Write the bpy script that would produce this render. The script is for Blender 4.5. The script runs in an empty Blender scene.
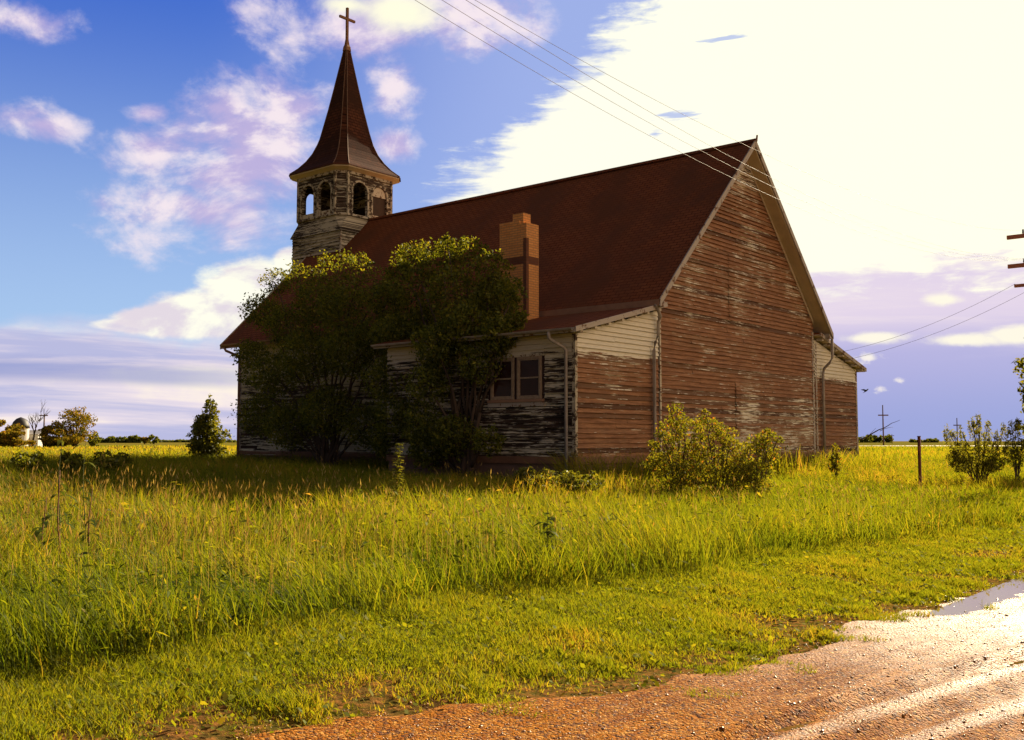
import bpy, math, random
import numpy as np
from mathutils import Vector, Matrix, Euler
random.seed(7)
rng = np.random.default_rng(11)
PI = math.pi
sc = bpy.context.scene
COL = sc.collection

# ------------------------------------------------------------------ camera model
F = 1017.0
TH = math.atan(71 / F)
CT, ST = math.cos(TH), math.sin(TH)
EYE = 1.65                      # eye above the road
CG = 0.60                       # ground level at the church
L2 = np.array([-math.sin(math.radians(50)), math.cos(math.radians(50))])   # along the nave, away
G2 = np.array([math.cos(math.radians(50)), math.sin(math.radians(50))])    # along the gable wall, away

def ray(px, py):
    a = (px - 512) / F; b = (370 - py) / F
    return np.array([a, CT - b * ST, ST + b * CT])
def at_y(px, py, Y):
    r = ray(px, py); k = Y / r[1]
    return Vector((r[0] * k, Y, EYE + r[2] * k))
_r = ray(575, 400)
P0 = np.array([_r[0] / _r[1] * 25.0, 25.0])
def on_t(px, py, t):            # church-local (t,s,z) of a sight line on the plane t
    r = ray(px, py); k = (P0 @ G2 + t) / (r[:2] @ G2); p = r * k
    return Vector((t, float((p[:2] - P0) @ L2), float(p[2] + EYE - CG)))
def W(t, s, z=0.0):             # church local -> world
    p = P0 + G2 * t + L2 * s
    return Vector((p[0], p[1], CG + z))
def azel(px, py):
    r = ray(px, py); r = r / np.linalg.norm(r)
    return math.degrees(math.atan2(r[0], r[1])), math.degrees(math.asin(r[2]))

def vnoise(x, y, seed=0.0):     # cheap smooth pseudo noise, about -1..1
    return (np.sin(x * 1.0 + 1.7 * np.sin(y * .73 + seed) + seed) * .5 +
            np.sin(y * 1.31 + 1.3 * np.sin(x * .91 + seed * 2) + seed * 3) * .3 +
            np.sin((x + y) * 2.3 + np.sin(x * 2.1 - y * 1.7) + seed) * .2)
def dl(x, y): return x * L2[0] + y * L2[1]
def du(x, y): return x * G2[0] + y * G2[1]
def sstep(a, b, x):
    t = np.clip((x - a) / (b - a), 0, 1); return t * t * (3 - 2 * t)
def road_edge(u): return np.interp(u, [-5, 2, 3.5, 4.6, 5.2, 5.8, 6.6, 7.9, 8.8, 9.7, 12, 20, 60], [4.9, 4.75, 4.5, 4.3, 3.85, 3.55, 3.42, 3.28, 3.40, 3.40, 3.15, 2.9, 2.6]) + .05 * np.sin(u * 2.3) + .05 * np.sin(u * 5.1 + 1) + .035 * np.sin(u * 11.3)
def mow_edge(u): return np.interp(u, [-10, 3, 8, 9.7, 13.3, 20, 60], [6.75, 6.65, 6.62, 6.2, 6.0, 5.2, 4.6]) + .09 * np.sin(u * 1.1) + .08 * np.sin(u * 2.7 + 1)
def gz(x, y):
    x = np.asarray(x, float); y = np.asarray(y, float)
    d = dl(x, y)
    z = .12 * sstep(4.0, 5.8, d) + np.interp(d, [5.8, 8, 12, 16, 22, 30, 60], [0, .03, .14, .24, .40, .46, .48])
    r = np.hypot(x, y)
    z = z + .03 * vnoise(x * .8, y * .8, 2.) * sstep(3.6, 5, d) * np.clip(1 - r / 120, 0, 1)
    z = np.where(r > 200, z + (r - 200) * .00012, z)
    return z

# ------------------------------------------------------------------ node helpers
class NT:
    def __init__(s, tree): s.t = tree; s.n = tree.nodes; s.l = tree.links
    def new(s, kind, **kw):
        n = s.n.new(kind)
        for k, v in kw.items(): setattr(n, k, v)
        return n
    def put(s, sock, v):
        if hasattr(v, 'links'): s.l.new(v, sock)
        elif isinstance(v, (tuple, list)) and len(v) == 3 and sock.type == 'RGBA': sock.default_value = (*v, 1)
        else: sock.default_value = v
    def m(s, op, a, b=None, c=None, clamp=False):
        n = s.new('ShaderNodeMath', operation=op, use_clamp=clamp)
        s.put(n.inputs[0], a)
        if b is not None: s.put(n.inputs[1], b)
        if c is not None: s.put(n.inputs[2], c)
        return n.outputs[0]
    def smooth(s, v, a, b, lo=0., hi=1.):
        n = s.new('ShaderNodeMapRange', interpolation_type='SMOOTHSTEP')
        s.put(n.inputs[0], v); s.put(n.inputs[1], a); s.put(n.inputs[2], b); s.put(n.inputs[3], lo); s.put(n.inputs[4], hi)
        return n.outputs[0]
    def mix(s, f, a, b, mode='MIX'):
        n = s.new('ShaderNodeMix', data_type='RGBA', blend_type=mode, clamp_factor=True)
        s.put(n.inputs[0], f); s.put(n.inputs[6], a); s.put(n.inputs[7], b)
        return n.outputs[2]
    def xyz(s, x, y, z=0.):
        n = s.new('ShaderNodeCombineXYZ'); s.put(n.inputs[0], x); s.put(n.inputs[1], y); s.put(n.inputs[2], z); return n.outputs[0]
    def sep(s, v):
        n = s.new('ShaderNodeSeparateXYZ'); s.put(n.inputs[0], v); return n.outputs
    def noise(s, v, scale=1., detail=4., rough=.55, dist=0.):
        n = s.new('ShaderNodeTexNoise'); s.put(n.inputs['Vector'], v)
        n.inputs['Scale'].default_value = scale; n.inputs['Detail'].default_value = detail
        n.inputs['Roughness'].default_value = rough; n.inputs['Distortion'].default_value = dist
        return n.outputs[0]
    def map(s, v, scale=(1, 1, 1), loc=(0, 0, 0)):
        n = s.new('ShaderNodeMapping'); s.put(n.inputs[0], v)
        n.inputs['Scale'].default_value = scale; n.inputs['Location'].default_value = loc
        return n.outputs[0]
    def obj(s): return s.new('ShaderNodeTexCoord').outputs['Object']
    def bump(s, h, strength=.5, dist=.02):
        n = s.new('ShaderNodeBump'); n.inputs['Strength'].default_value = strength; n.inputs['Distance'].default_value = dist
        s.put(n.inputs['Height'], h); return n.outputs[0]

def mat(name):
    m = bpy.data.materials.new(name); m.use_nodes = True
    t = NT(m.node_tree); p = t.n['Principled BSDF']
    p.inputs['Specular IOR Level'].default_value = .3
    return m, t, p

def simple(name, col, rough=.8, var=.35, scale=6., metal=0., bump=0.):
    m, t, p = mat(name)
    n = t.noise(t.obj(), scale, 5, .6)
    c = t.mix(n, tuple(x * (1 - var) for x in col), tuple(min(1, x * (1 + var)) for x in col))
    t.put(p.inputs['Base Color'], c); p.inputs['Roughness'].default_value = rough; p.inputs['Metallic'].default_value = metal
    if bump: t.put(p.inputs['Normal'], t.bump(t.noise(t.obj(), scale * 4, 5, .6), bump, .01))
    return m

# siding: weathered clapboard with remnants of paint, the boards themselves are geometry
def siding(name, axis, paint_amt, wood_a, wood_b, wood_c, paint, hi=None, flecks=.3, lipk=.16, vs=(1.5, 22.)):
    m, t, p = mat(name)
    x, y, z = t.sep(t.obj())
    a = x if axis == 'x' else y
    row = t.m('FLOOR', t.m('DIVIDE', z, .125))
    rowr = t.new('ShaderNodeTexWhiteNoise', noise_dimensions='1D'); t.put(rowr.inputs['W'], row)
    rr = rowr.outputs['Value']
    v = t.xyz(t.m('MULTIPLY', a, vs[0]), t.m('MULTIPLY', row, 3.7), t.m('MULTIPLY', z, vs[1]))
    streak = t.noise(v, .9, 6, .62)
    fine = t.noise(t.xyz(t.m('MULTIPLY', a, 5.), t.m('MULTIPLY', z, 60.), row), 1., 4, .6)
    patch = t.noise(t.xyz(a, z, 3.3), .38, 4, .55)
    wood = t.mix(t.smooth(streak, .35, .68), wood_a, wood_b)
    wood = t.mix(t.smooth(t.m('ADD', patch, t.m('MULTIPLY', rr, .35)), .60, .86), wood, wood_c)
    wood = t.mix(t.m('MULTIPLY', t.smooth(fine, .3, .7), .45), wood, tuple(c * .35 for c in wood_a))
    # paint amount: long flakes, plus patches, plus sheltered strip high up
    f = t.m('ADD', t.m('MULTIPLY', streak, .85), t.m('MULTIPLY', patch, .62))
    f = t.m('ADD', f, t.m('ADD', .06, t.m('MULTIPLY', rr, .12)))
    f = t.m('ADD', f, t.m('MULTIPLY', fine, flecks))
    f = t.m('ADD', f, paint_amt)
    if hi:
        edge = t.m('ADD', z, t.m('MULTIPLY', t.m('SUBTRACT', streak, .5), .5))
        f = t.m('ADD', f, t.smooth(edge, hi[0], hi[1], 0, .8))
    # boards keep paint at the sheltered top of each board
    fr = t.m('FRACT', t.m('DIVIDE', z, .125))
    f = t.m('ADD', f, t.m('MULTIPLY', t.m('SUBTRACT', fr, .5), .10))
    edge_n = t.noise(t.xyz(t.m('MULTIPLY', a, 2.2), t.m('MULTIPLY', row, 5.3), 2.), 1., 5, .6)
    lip = t.m('MULTIPLY', t.smooth(fr, .30, .12), t.smooth(edge_n, .46, .60)); f = t.m('ADD', f, t.m('MULTIPLY', lip, lipk))
    wood = t.mix(t.smooth(rr, .62, .95), wood, tuple(c * .45 for c in wood_a)); mask = t.smooth(f, 1.0, 1.10)
    pc = t.mix(t.smooth(fine, .3, .75), paint, tuple(c * .8 for c in paint))
    t.put(p.inputs['Base Color'], t.mix(mask, wood, pc))
    p.inputs['Roughness'].default_value = .85
    t.put(p.inputs['Normal'], t.bump(t.m('ADD', fine, t.m('MULTIPLY', mask, .8)), .55, .006))
    return m

def shingles(name, ca, cb, cc, kind='roof'):
    m, t, p = mat(name)
    x, y, z = t.sep(t.obj())
    h = y if kind == 'roof' else t.m('ADD', x, t.m('MULTIPLY', y, .93))
    v = t.xyz(h, t.m('MULTIPLY', z, 1.43 if kind == 'roof' else 1.05))
    b = t.new('ShaderNodeTexBrick'); t.put(b.inputs['Vector'], v)
    b.inputs['Scale'].default_value = 1.; b.inputs['Brick Width'].default_value = .30; b.inputs['Row Height'].default_value = .145
    b.inputs['Mortar Size'].default_value = .012; b.inputs['Color1'].default_value = (*ca, 1); b.inputs['Color2'].default_value = (*cb, 1)
    b.inputs['Mortar'].default_value = (*[c * .25 for c in ca], 1)
    pn = t.noise(t.xyz(h, z, 1.), .55, 6, .62)
    fn = t.noise(t.obj(), 22., 4, .6)
    c = t.mix(t.m('MULTIPLY', t.smooth(pn, .40, .66), .9), b.outputs['Color'], cc)
    c = t.mix(t.m('MULTIPLY', t.smooth(fn, .35, .75), .5), c, tuple(k * .5 for k in ca))
    t.put(p.inputs['Base Color'], c); p.inputs['Roughness'].default_value = .95; p.inputs['Specular IOR Level'].default_value = .06
    saw = t.m('FRACT', t.m('DIVIDE', t.m('MULTIPLY', z, 1.43 if kind == 'roof' else 1.05), .145))
    hgt = t.m('ADD', t.m('MULTIPLY', saw, -.8), t.m('ADD', t.m('MULTIPLY', b.outputs['Fac'], -.5), t.m('MULTIPLY', fn, .4)))
    t.put(p.inputs['Normal'], t.bump(hgt, .5, .015))
    return m

def leafmat(name, cols, trans=.5, gloss=.06, tint=True, rough=.5):
    m = bpy.data.materials.new(name); m.use_nodes = True
    t = NT(m.node_tree); t.n.clear()
    out = t.new('ShaderNodeOutputMaterial')
    g = t.new('ShaderNodeNewGeometry')
    rnd = g.outputs['Random Per Island']
    ramp = t.new('ShaderNodeValToRGB'); e = ramp.color_ramp.elements
    while len(e) < len(cols): e.new(.5)
    for i, (pos, c) in enumerate(cols): e[i].position = pos; e[i].color = (*c, 1)
    if tint:
        at = t.new('ShaderNodeAttribute', attribute_name='tint')
        t.put(ramp.inputs[0], at.outputs['Fac'])
    else: t.put(ramp.inputs[0], rnd)
    col = ramp.outputs[0]
    d = t.new('ShaderNodeBsdfDiffuse'); t.put(d.inputs[0], col)
    tr = t.new('ShaderNodeBsdfTranslucent')
    tc = t.mix(1., col, (1.45, 1.25, .55), 'MULTIPLY'); t.put(tr.inputs[0], tc)
    ms = t.new('ShaderNodeMixShader'); ms.inputs[0].default_value = trans
    t.l.new(d.outputs[0], ms.inputs[1]); t.l.new(tr.outputs[0], ms.inputs[2])
    gl = t.new('ShaderNodeBsdfGlossy'); gl.inputs['Roughness'].default_value = rough; gl.inputs[0].default_value = (.9, .95, .8, 1)
    m2 = t.new('ShaderNodeMixShader'); m2.inputs[0].default_value = gloss
    t.l.new(ms.outputs[0], m2.inputs[1]); t.l.new(gl.outputs[0], m2.inputs[2])
    t.l.new(m2.outputs[0], out.inputs[0])
    return m

# ------------------------------------------------------------------ mesh helpers
class MB:
    def __init__(s): s.v = []; s.f = []; s.smooth = False
    def add(s, vs, fs):
        o = len(s.v); s.v += [tuple(v) for v in vs]; s.f += [tuple(i + o for i in f) for f in fs]
    def quad(s, a, b, c, d): s.add([a, b, c, d], [(0, 1, 2, 3)])
    def box(s, x0, x1, y0, y1, z0, z1):
        s.add([(x0, y0, z0), (x1, y0, z0), (x1, y1, z0), (x0, y1, z0), (x0, y0, z1), (x1, y0, z1), (x1, y1, z1), (x0, y1, z1)],
              [(0, 3, 2, 1), (4, 5, 6, 7), (0, 1, 5, 4), (1, 2, 6, 5), (2, 3, 7, 6), (3, 0, 4, 7)])
    def prism(s, poly, vec):        # planar polygon extruded by a vector
        n = len(poly); vec = Vector(vec); a = [Vector(p) for p in poly]; b = [p + vec for p in a]
        s.add(a + b, [tuple(range(n))[::-1], tuple(range(n, 2 * n))] + [(i, (i + 1) % n, n + (i + 1) % n, n + i) for i in range(n)])
    def tube(s, pts, rad, n=8, cap=True):
        pts = [Vector(p) for p in pts]
        if not isinstance(rad, (list, tuple)): rad = [rad] * len(pts)
        o = len(s.v); up = Vector((0.03, 0.02, 1))
        for i, p in enumerate(pts):
            d = (pts[min(i + 1, len(pts) - 1)] - pts[max(i - 1, 0)])
            if d.length < 1e-9: d = Vector((0, 0, 1))
            d.normalize(); u = up if abs(d.dot(up.normalized())) < .95 else Vector((1, 0.02, 0))
            a = d.cross(u).normalized(); b = d.cross(a)
            for k in range(n):
                q = 2 * PI * k / n; s.v.append(tuple(p + (a * math.cos(q) + b * math.sin(q)) * rad[i]))
        for i in range(len(pts) - 1):
            for k in range(n):
                s.f.append((o + i * n + k, o + i * n + (k + 1) % n, o + (i + 1) * n + (k + 1) % n, o + (i + 1) * n + k))
        if cap:
            s.f.append(tuple(o + k for k in range(n))[::-1]); m = o + (len(pts) - 1) * n
            s.f.append(tuple(m + k for k in range(n)))
    def build(s, name, m, parent=None, smooth=False):
        me = bpy.data.meshes.new(name); me.from_pydata(s.v, [], s.f); me.update()
        if smooth: me.polygons.foreach_set('use_smooth', [True] * len(me.polygons))
        if m: me.materials.append(m)
        o = bpy.data.objects.new(name, me); COL.objects.link(o)
        if parent: o.parent = parent
        return o

def np_mesh(name, verts, faces_list, m, parent=None, tint=None, smooth=False):
    """verts (N,3); faces_list = list of int arrays (M,k)"""
    me = bpy.data.meshes.new(name)
    verts = np.ascontiguousarray(verts, np.float32)
    me.vertices.add(len(verts)); me.vertices.foreach_set('co', verts.ravel())
    loops = np.concatenate([f.ravel() for f in faces_list]).astype(np.int32)
    cnt = np.concatenate([np.full(len(f), f.shape[1]) for f in faces_list]).astype(np.int32)
    st = np.concatenate([[0], np.cumsum(cnt)[:-1]]).astype(np.int32)
    me.loops.add(len(loops)); me.loops.foreach_set('vertex_index', loops)
    me.polygons.add(len(cnt)); me.polygons.foreach_set('loop_start', st); me.polygons.foreach_set('loop_total', cnt)
    if smooth: me.polygons.foreach_set('use_smooth', np.ones(len(cnt), bool))
    if tint is not None:
        at = me.attributes.new('tint', 'FLOAT', 'POINT'); at.data.foreach_set('value', np.ascontiguousarray(tint, np.float32))
    me.update(calc_edges=True)
    if m: me.materials.append(m)
    o = bpy.data.objects.new(name, me); COL.objects.link(o)
    if parent: o.parent = parent
    return o

def empty(name, loc=(0, 0, 0), rz=0.):
    o = bpy.data.objects.new(name, None); COL.objects.link(o); o.location = loc; o.rotation_euler = (0, 0, rz); o.empty_display_size = .3
    return o
def tag(o, label=None, cat=None, group=None, kind=None):
    if label: o['label'] = label
    if cat: o['category'] = cat
    if group: o['group'] = group
    if kind: o['kind'] = kind
    return o

# ------------------------------------------------------------------ materials
WA, WB, WC = (.215, .094, .044), (.40, .195, .095), (.35, .21, .115)
PAINT = (.74, .68, .56)
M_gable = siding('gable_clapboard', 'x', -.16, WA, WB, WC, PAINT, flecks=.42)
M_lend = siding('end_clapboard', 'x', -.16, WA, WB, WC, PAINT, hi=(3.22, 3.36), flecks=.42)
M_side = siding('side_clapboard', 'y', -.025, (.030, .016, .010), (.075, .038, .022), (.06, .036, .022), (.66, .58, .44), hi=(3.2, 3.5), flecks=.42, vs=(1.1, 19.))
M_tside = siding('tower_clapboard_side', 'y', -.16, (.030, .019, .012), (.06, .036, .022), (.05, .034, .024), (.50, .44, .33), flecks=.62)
M_trear = siding('tower_clapboard_rear', 'x', -.19, (.04, .025, .016), (.09, .05, .03), (.08, .05, .035), (.56, .50, .38), flecks=.62)
M_trim = None
def peeling(name, paint, wood, thr, scale=5.):
    m, t, p = mat(name)
    n = t.noise(t.obj(), scale, 6, .65); f = t.noise(t.obj(), scale * 5, 4, .6)
    mask = t.smooth(t.m('ADD', n, t.m('MULTIPLY', t.m('SUBTRACT', f, .5), .35)), thr + .03, thr - .03)
    w = t.mix(f, tuple(c * .5 for c in wood), tuple(c * 1.3 for c in wood)); c = t.mix(f, tuple(c * .8 for c in paint), paint)
    t.put(p.inputs['Base Color'], t.mix(mask, w, c)); p.inputs['Roughness'].default_value = .85
    t.put(p.inputs['Normal'], t.bump(t.m('ADD', mask, f), .4, .006)); return m
M_tower_trim = peeling('peeling_tower_trim', (.46, .40, .30), (.06, .035, .022), .52)
M_soffit = simple('cream_soffit', (.55, .44, .30), .85, .25, 3., bump=.2)
M_fascia = peeling('peeling_fascia', (.44, .38, .33), (.16, .085, .05), .58, 4.); M_trim = peeling('old_white_trim', (.58, .51, .40), (.15, .08, .045), .57, 5.)
M_roof = shingles('red_brown_shingles', (.195, .058, .023), (.235, .074, .029), (.12, .046, .022))
M_spire = shingles('dark_wood_shingles', (.060, .022, .014), (.105, .038, .020), (.04, .018, .012), 'spire')
M_metal = simple('weathered_gutter_metal', (.30, .25, .215), .6, .55, 5.)
M_wframe = simple('peeling_window_paint', (.30, .22, .16), .85, .6, 14., bump=.4)
M_rust = simple('rusty_gutter_metal', (.30, .17, .11), .7, .4, 3.)
M_found = simple('stained_concrete', (.20, .12, .09), .9, .4, 3., bump=.4)
M_inner = simple('dark_sheathing', (.05, .025, .02), .9, .4, 3.)
M_cross = simple('cross_wood', (.22, .11, .06), .8, .3, 6.)
M_pole = simple('pole_wood', (.13, .07, .045), .9, .4, 4., bump=.4)
M_arm = simple('crossarm_wood', (.50, .21, .12), .9, .3, 4., bump=.3)
M_wire = simple('wire_metal', (.16, .12, .09), .6, .1, 2., metal=.2)
M_bark = simple('dark_bark', (.075, .050, .035), .95, .45, 8., bump=.6)
M_glassware = simple('insulator_glass', (.25, .30, .28), .2, .2, 4.)
m, t, p = mat('dark_window_glass'); M_glass = m
t.put(p.inputs['Base Color'], t.mix(t.noise(t.obj(), 3., 3), (.020, .006, .005), (.045, .014, .010))); p.inputs['Roughness'].default_value = .18
p.inputs['Specular IOR Level'].default_value = .35

def brickmat(name, ca, cb, mortar):
    m, t, p = mat(name)
    x, y, z = t.sep(t.obj())
    b = t.new('ShaderNodeTexBrick'); t.put(b.inputs['Vector'], t.xyz(t.m('ADD', x, y), z))
    b.inputs['Scale'].default_value = 1; b.inputs['Brick Width'].default_value = .21; b.inputs['Row Height'].default_value = .072
    b.inputs['Mortar Size'].default_value = .009; b.inputs['Color1'].default_value = (*ca, 1); b.inputs['Color2'].default_value = (*cb, 1); b.inputs['Mortar'].default_value = (*mortar, 1)
    n = t.noise(t.obj(), 9., 5, .6)
    c = t.mix(t.m('MULTIPLY', n, .5), b.outputs['Color'], tuple(k * .55 for k in ca))
    t.put(p.inputs['Base Color'], c); p.inputs['Roughness'].default_value = .9
    t.put(p.inputs['Normal'], t.bump(t.m('ADD', t.m('MULTIPLY', b.outputs['Fac'], -1.), t.m('MULTIPLY', n, .4)), .6, .012))
    return m
M_brick = brickmat('orange_brick', (.78, .36, .12), (.64, .27, .09), (.34, .20, .10))
M_brickd = brickmat('dark_brick', (.20, .075, .04), (.15, .055, .03), (.13, .07, .045))

# ------------------------------------------------------------------ CHURCH (local frame: x = t across, y = s along, z)
T0, T1, TC, T2, T3 = 0.0, 3.88, 9.0, 14.12, 18.0
NL = 19.4; LL = 6.7
ZE, ZR, TE = 4.86, 10.55, 3.22           # eave tip height, ridge height, eave tip t
SL = (ZR - ZE) / (TC - TE)
church = empty('church', W(0, 0, 0), math.radians(50))
tag(church, 'old abandoned wooden church with peeling clapboard, red-brown roof and a steeple', 'church')

def clip_row(poly, z0, z1):
    """convex polygon (a,z) -> a-range at z0 and z1"""
    def rng_at(z):
        xs = []
        n = len(poly)
        for i in range(n):
            (a0, b0), (a1, b1) = poly[i], poly[(i + 1) % n]
            if (b0 - z) * (b1 - z) <= 0 and b0 != b1: xs.append(a0 + (a1 - a0) * (z - b0) / (b1 - b0))
        return (min(xs), max(xs)) if len(xs) >= 2 else None
    return rng_at(z0 + 1e-4), rng_at(z1 - 1e-4)

def clad(mb, poly, mp, h=.125, missing=.006, lap=.046, seed=1):
    """lapped boards over a convex wall polygon; mp(a,z,off) -> point"""
    R = random.Random(seed)
    zmin = min(q[1] for q in poly); zmax = max(q[1] for q in poly)
    k0 = math.floor(zmin / h)
    z = k0 * h
    while z < zmax - .01:
        za, zb = max(z, zmin), min(z + h, zmax)
        lo, hi = clip_row(poly, za, zb)
        if lo and hi and zb - za > .01:
            a0, a1 = min(lo[0], hi[0]), max(lo[1], hi[1])
            cuts = [a0]
            while cuts[-1] < a1: cuts.append(cuts[-1] + R.uniform(1.6, 4.2))
            cuts[-1] = a1
            for i in range(len(cuts) - 1):
                if R.random() < missing: continue
                c0, c1 = cuts[i], cuts[i + 1]
                cl = lambda v, r: min(max(v, r[0]), r[1])
                b0, b1, t0, t1 = cl(c0, lo), cl(c1, lo), cl(c0, hi), cl(c1, hi)
                j = R.uniform(-.012, .014); dz = R.uniform(-.014, .008); dz2 = dz + R.uniform(-.008, .008)
                g = .004 if i else 0
                # split long boards so they can bow a little
                ns = max(1, int((b1 - b0) / .8)); prev = None
                for q in range(ns + 1):
                    w = q / ns; bow = R.uniform(-.004, .007)
                    pb = mp(b0 + g + (b1 - b0 - g) * w, za + dz + (dz2 - dz) * w, lap + j + bow)
                    pi_ = mp(b0 + g + (b1 - b0 - g) * w, za + dz + (dz2 - dz) * w, 0)
                    pt = mp(t0 + g + (t1 - t0 - g) * w, zb + .004, .005)
                    if prev: mb.quad(prev[0], pb, pt, prev[2]); mb.quad(prev[1], pi_, pb, prev[0])
                    prev = (pb, pi_, pt)
        z += h

ZB = .52    # bottom of cladding
def roofz(tt): return ZR - SL * abs(tt - TC)
# --- main body core (dark sheathing seen through gaps)
core = MB()
core.prism([(T1, 0, ZB), (T2, 0, ZB), (T2, 0, roofz(T2) - .2), (TC, 0, ZR - .2), (T1, 0, roofz(T1) - .2)], (0, NL, 0))
core.prism([(T0, 0, ZB), (T1 - .01, 0, ZB), (T1 - .01, 0, 4.66), (T0, 0, 3.72)], (0, LL, 0))
core.prism([(T2 + .01, 0, ZB), (T3, 0, ZB), (T3, 0, 3.72), (T2 + .01, 0, 4.66)], (0, LL, 0))
core.build('wall_sheathing', M_inner, church)
fd = MB(); fd.box(T0 + .03, T3 - .03, .03, LL - .03, -.9, ZB - .01); fd.box(T1 + .03, T2 - .03, LL - .02, NL - .03, -.9, ZB - .012)
fd.build('foundation', M_found, church)
# --- gable wall
mb = MB()
clad(mb, [(T1, ZB), (T2, ZB), (T2, roofz(T2) - .17), (TC, ZR - .17), (T1, roofz(T1) - .17)], lambda a, z, o: (a, -o, z), missing=0., seed=3)
mb.build('gable_wall', M_gable, church)
mb = MB(); clad(mb, [(T1, ZB), (T2, ZB), (T2, roofz(T2) - .17), (TC, ZR - .17), (T1, roofz(T1) - .17)], lambda a, z, o: (a, NL + o, z), seed=31)
mb.build('gable_wall', M_gable, church)
for (a0, a1, x0, z0, x1, z1, sd) in ((T0, T1 - .06, T0, 3.72, T1, 4.66, 4), (T2 + .06, T3, T2, 4.66, T3, 3.72, 5)):
    mb = MB(); f = lambda a: z0 + (z1 - z0) * (a - x0) / (x1 - x0)
    clad(mb, [(a0, ZB), (a1, ZB), (a1, f(a1)), (a0, f(a0))], lambda a, z, o: (a, -o, z), seed=sd)
    mb.build('annex_end_wall', M_lend, church)
# --- side walls
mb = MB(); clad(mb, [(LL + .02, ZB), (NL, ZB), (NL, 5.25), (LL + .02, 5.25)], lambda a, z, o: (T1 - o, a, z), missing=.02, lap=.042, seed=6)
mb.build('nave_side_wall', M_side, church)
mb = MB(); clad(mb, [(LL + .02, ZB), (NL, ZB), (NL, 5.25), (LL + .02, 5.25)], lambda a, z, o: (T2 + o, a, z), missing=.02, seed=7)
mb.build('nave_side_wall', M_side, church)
mb = MB()
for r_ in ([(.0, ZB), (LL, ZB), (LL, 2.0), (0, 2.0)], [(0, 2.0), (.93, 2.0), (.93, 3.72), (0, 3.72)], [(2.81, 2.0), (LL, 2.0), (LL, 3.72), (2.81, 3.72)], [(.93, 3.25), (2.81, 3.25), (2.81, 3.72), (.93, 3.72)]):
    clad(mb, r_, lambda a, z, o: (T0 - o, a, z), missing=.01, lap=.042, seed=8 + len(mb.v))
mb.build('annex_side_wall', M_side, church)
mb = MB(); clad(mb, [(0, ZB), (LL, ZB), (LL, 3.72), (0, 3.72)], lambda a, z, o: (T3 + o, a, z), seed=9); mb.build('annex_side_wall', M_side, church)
for (x0, x1, sd) in ((T0, T1, 10), (T2, T3, 11)):
    mb = MB(); clad(mb, [(x0, ZB), (x1, ZB), (x1, 3.8), (x0, 3.8)], lambda a, z, o: (a, LL + o, z), seed=sd); mb.build('annex_back_wall', M_lend, church)
# boarded-over openings in the gable
for (px0, py0, px1, py1) in ((728, 262, 757, 322), (735, 384, 757, 428)):
    def on_s0(px, py):
        r = ray(px, py); k = (P0 @ L2) / (r[:2] @ L2); q = r * k
        return float((q[:2] - P0) @ G2), float(q[2] + EYE - CG)
    ta, za = on_s0(px0, py1); tb, zb = on_s0(px1, py0)
    mb = MB(); clad(mb, [(ta, za), (tb, za), (tb, zb), (ta, zb)], lambda a, z, o: (a, -.022 - o, z), missing=0, seed=int(px0 + py0))
    mb.build('boarded_opening', M_gable, church)
# --- water table, corner boards
mb = MB()
mb.box(T0 - .05, T3 + .05, -.05, -.003, .48, .66); mb.box(T0 - .05, T0 - .003, -.003, LL, .48, .66); mb.box(T1 - .05, T1 - .003, LL + .03, NL + .05, .48, .66)
mb.build('base_board', simple('base_board_paint', (.20, .10, .06), .85, .5, 2.5, bump=.3), church)
def corner(t_, s_, z1, wide_t, wide_s, out_t, m):
    b = MB()
    x0, x1 = sorted((t_, t_ + wide_t)); b.box(x0, x1, s_ - .045, s_ - .002, .66, z1)
    if wide_s: x0, x1 = sorted((t_, t_ + out_t)); b.box(x0, x1, s_ - .045, s_ + wide_s, .661, z1 - .002)
    return b.build('corner_board', m, church)
corner(T0, 0, 3.70, .05, .055, -.045, M_tower_trim)
corner(T1, 0, 4.9, .07, 0, 0, M_trim)
corner(T2, 0, 4.9, -.12, 0, 0, M_fascia)
corner(T2 + .14, 0, 4.5, .10, 0, 0, M_fascia)
corner(T3, 0, 3.70, -.08, .10, .045, M_fascia)
b = MB(); b.box(T1 - .045, T1 - .002, NL - .1, NL + .04, .66, 5.2); b.build('corner_board', M_fascia, church)

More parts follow.
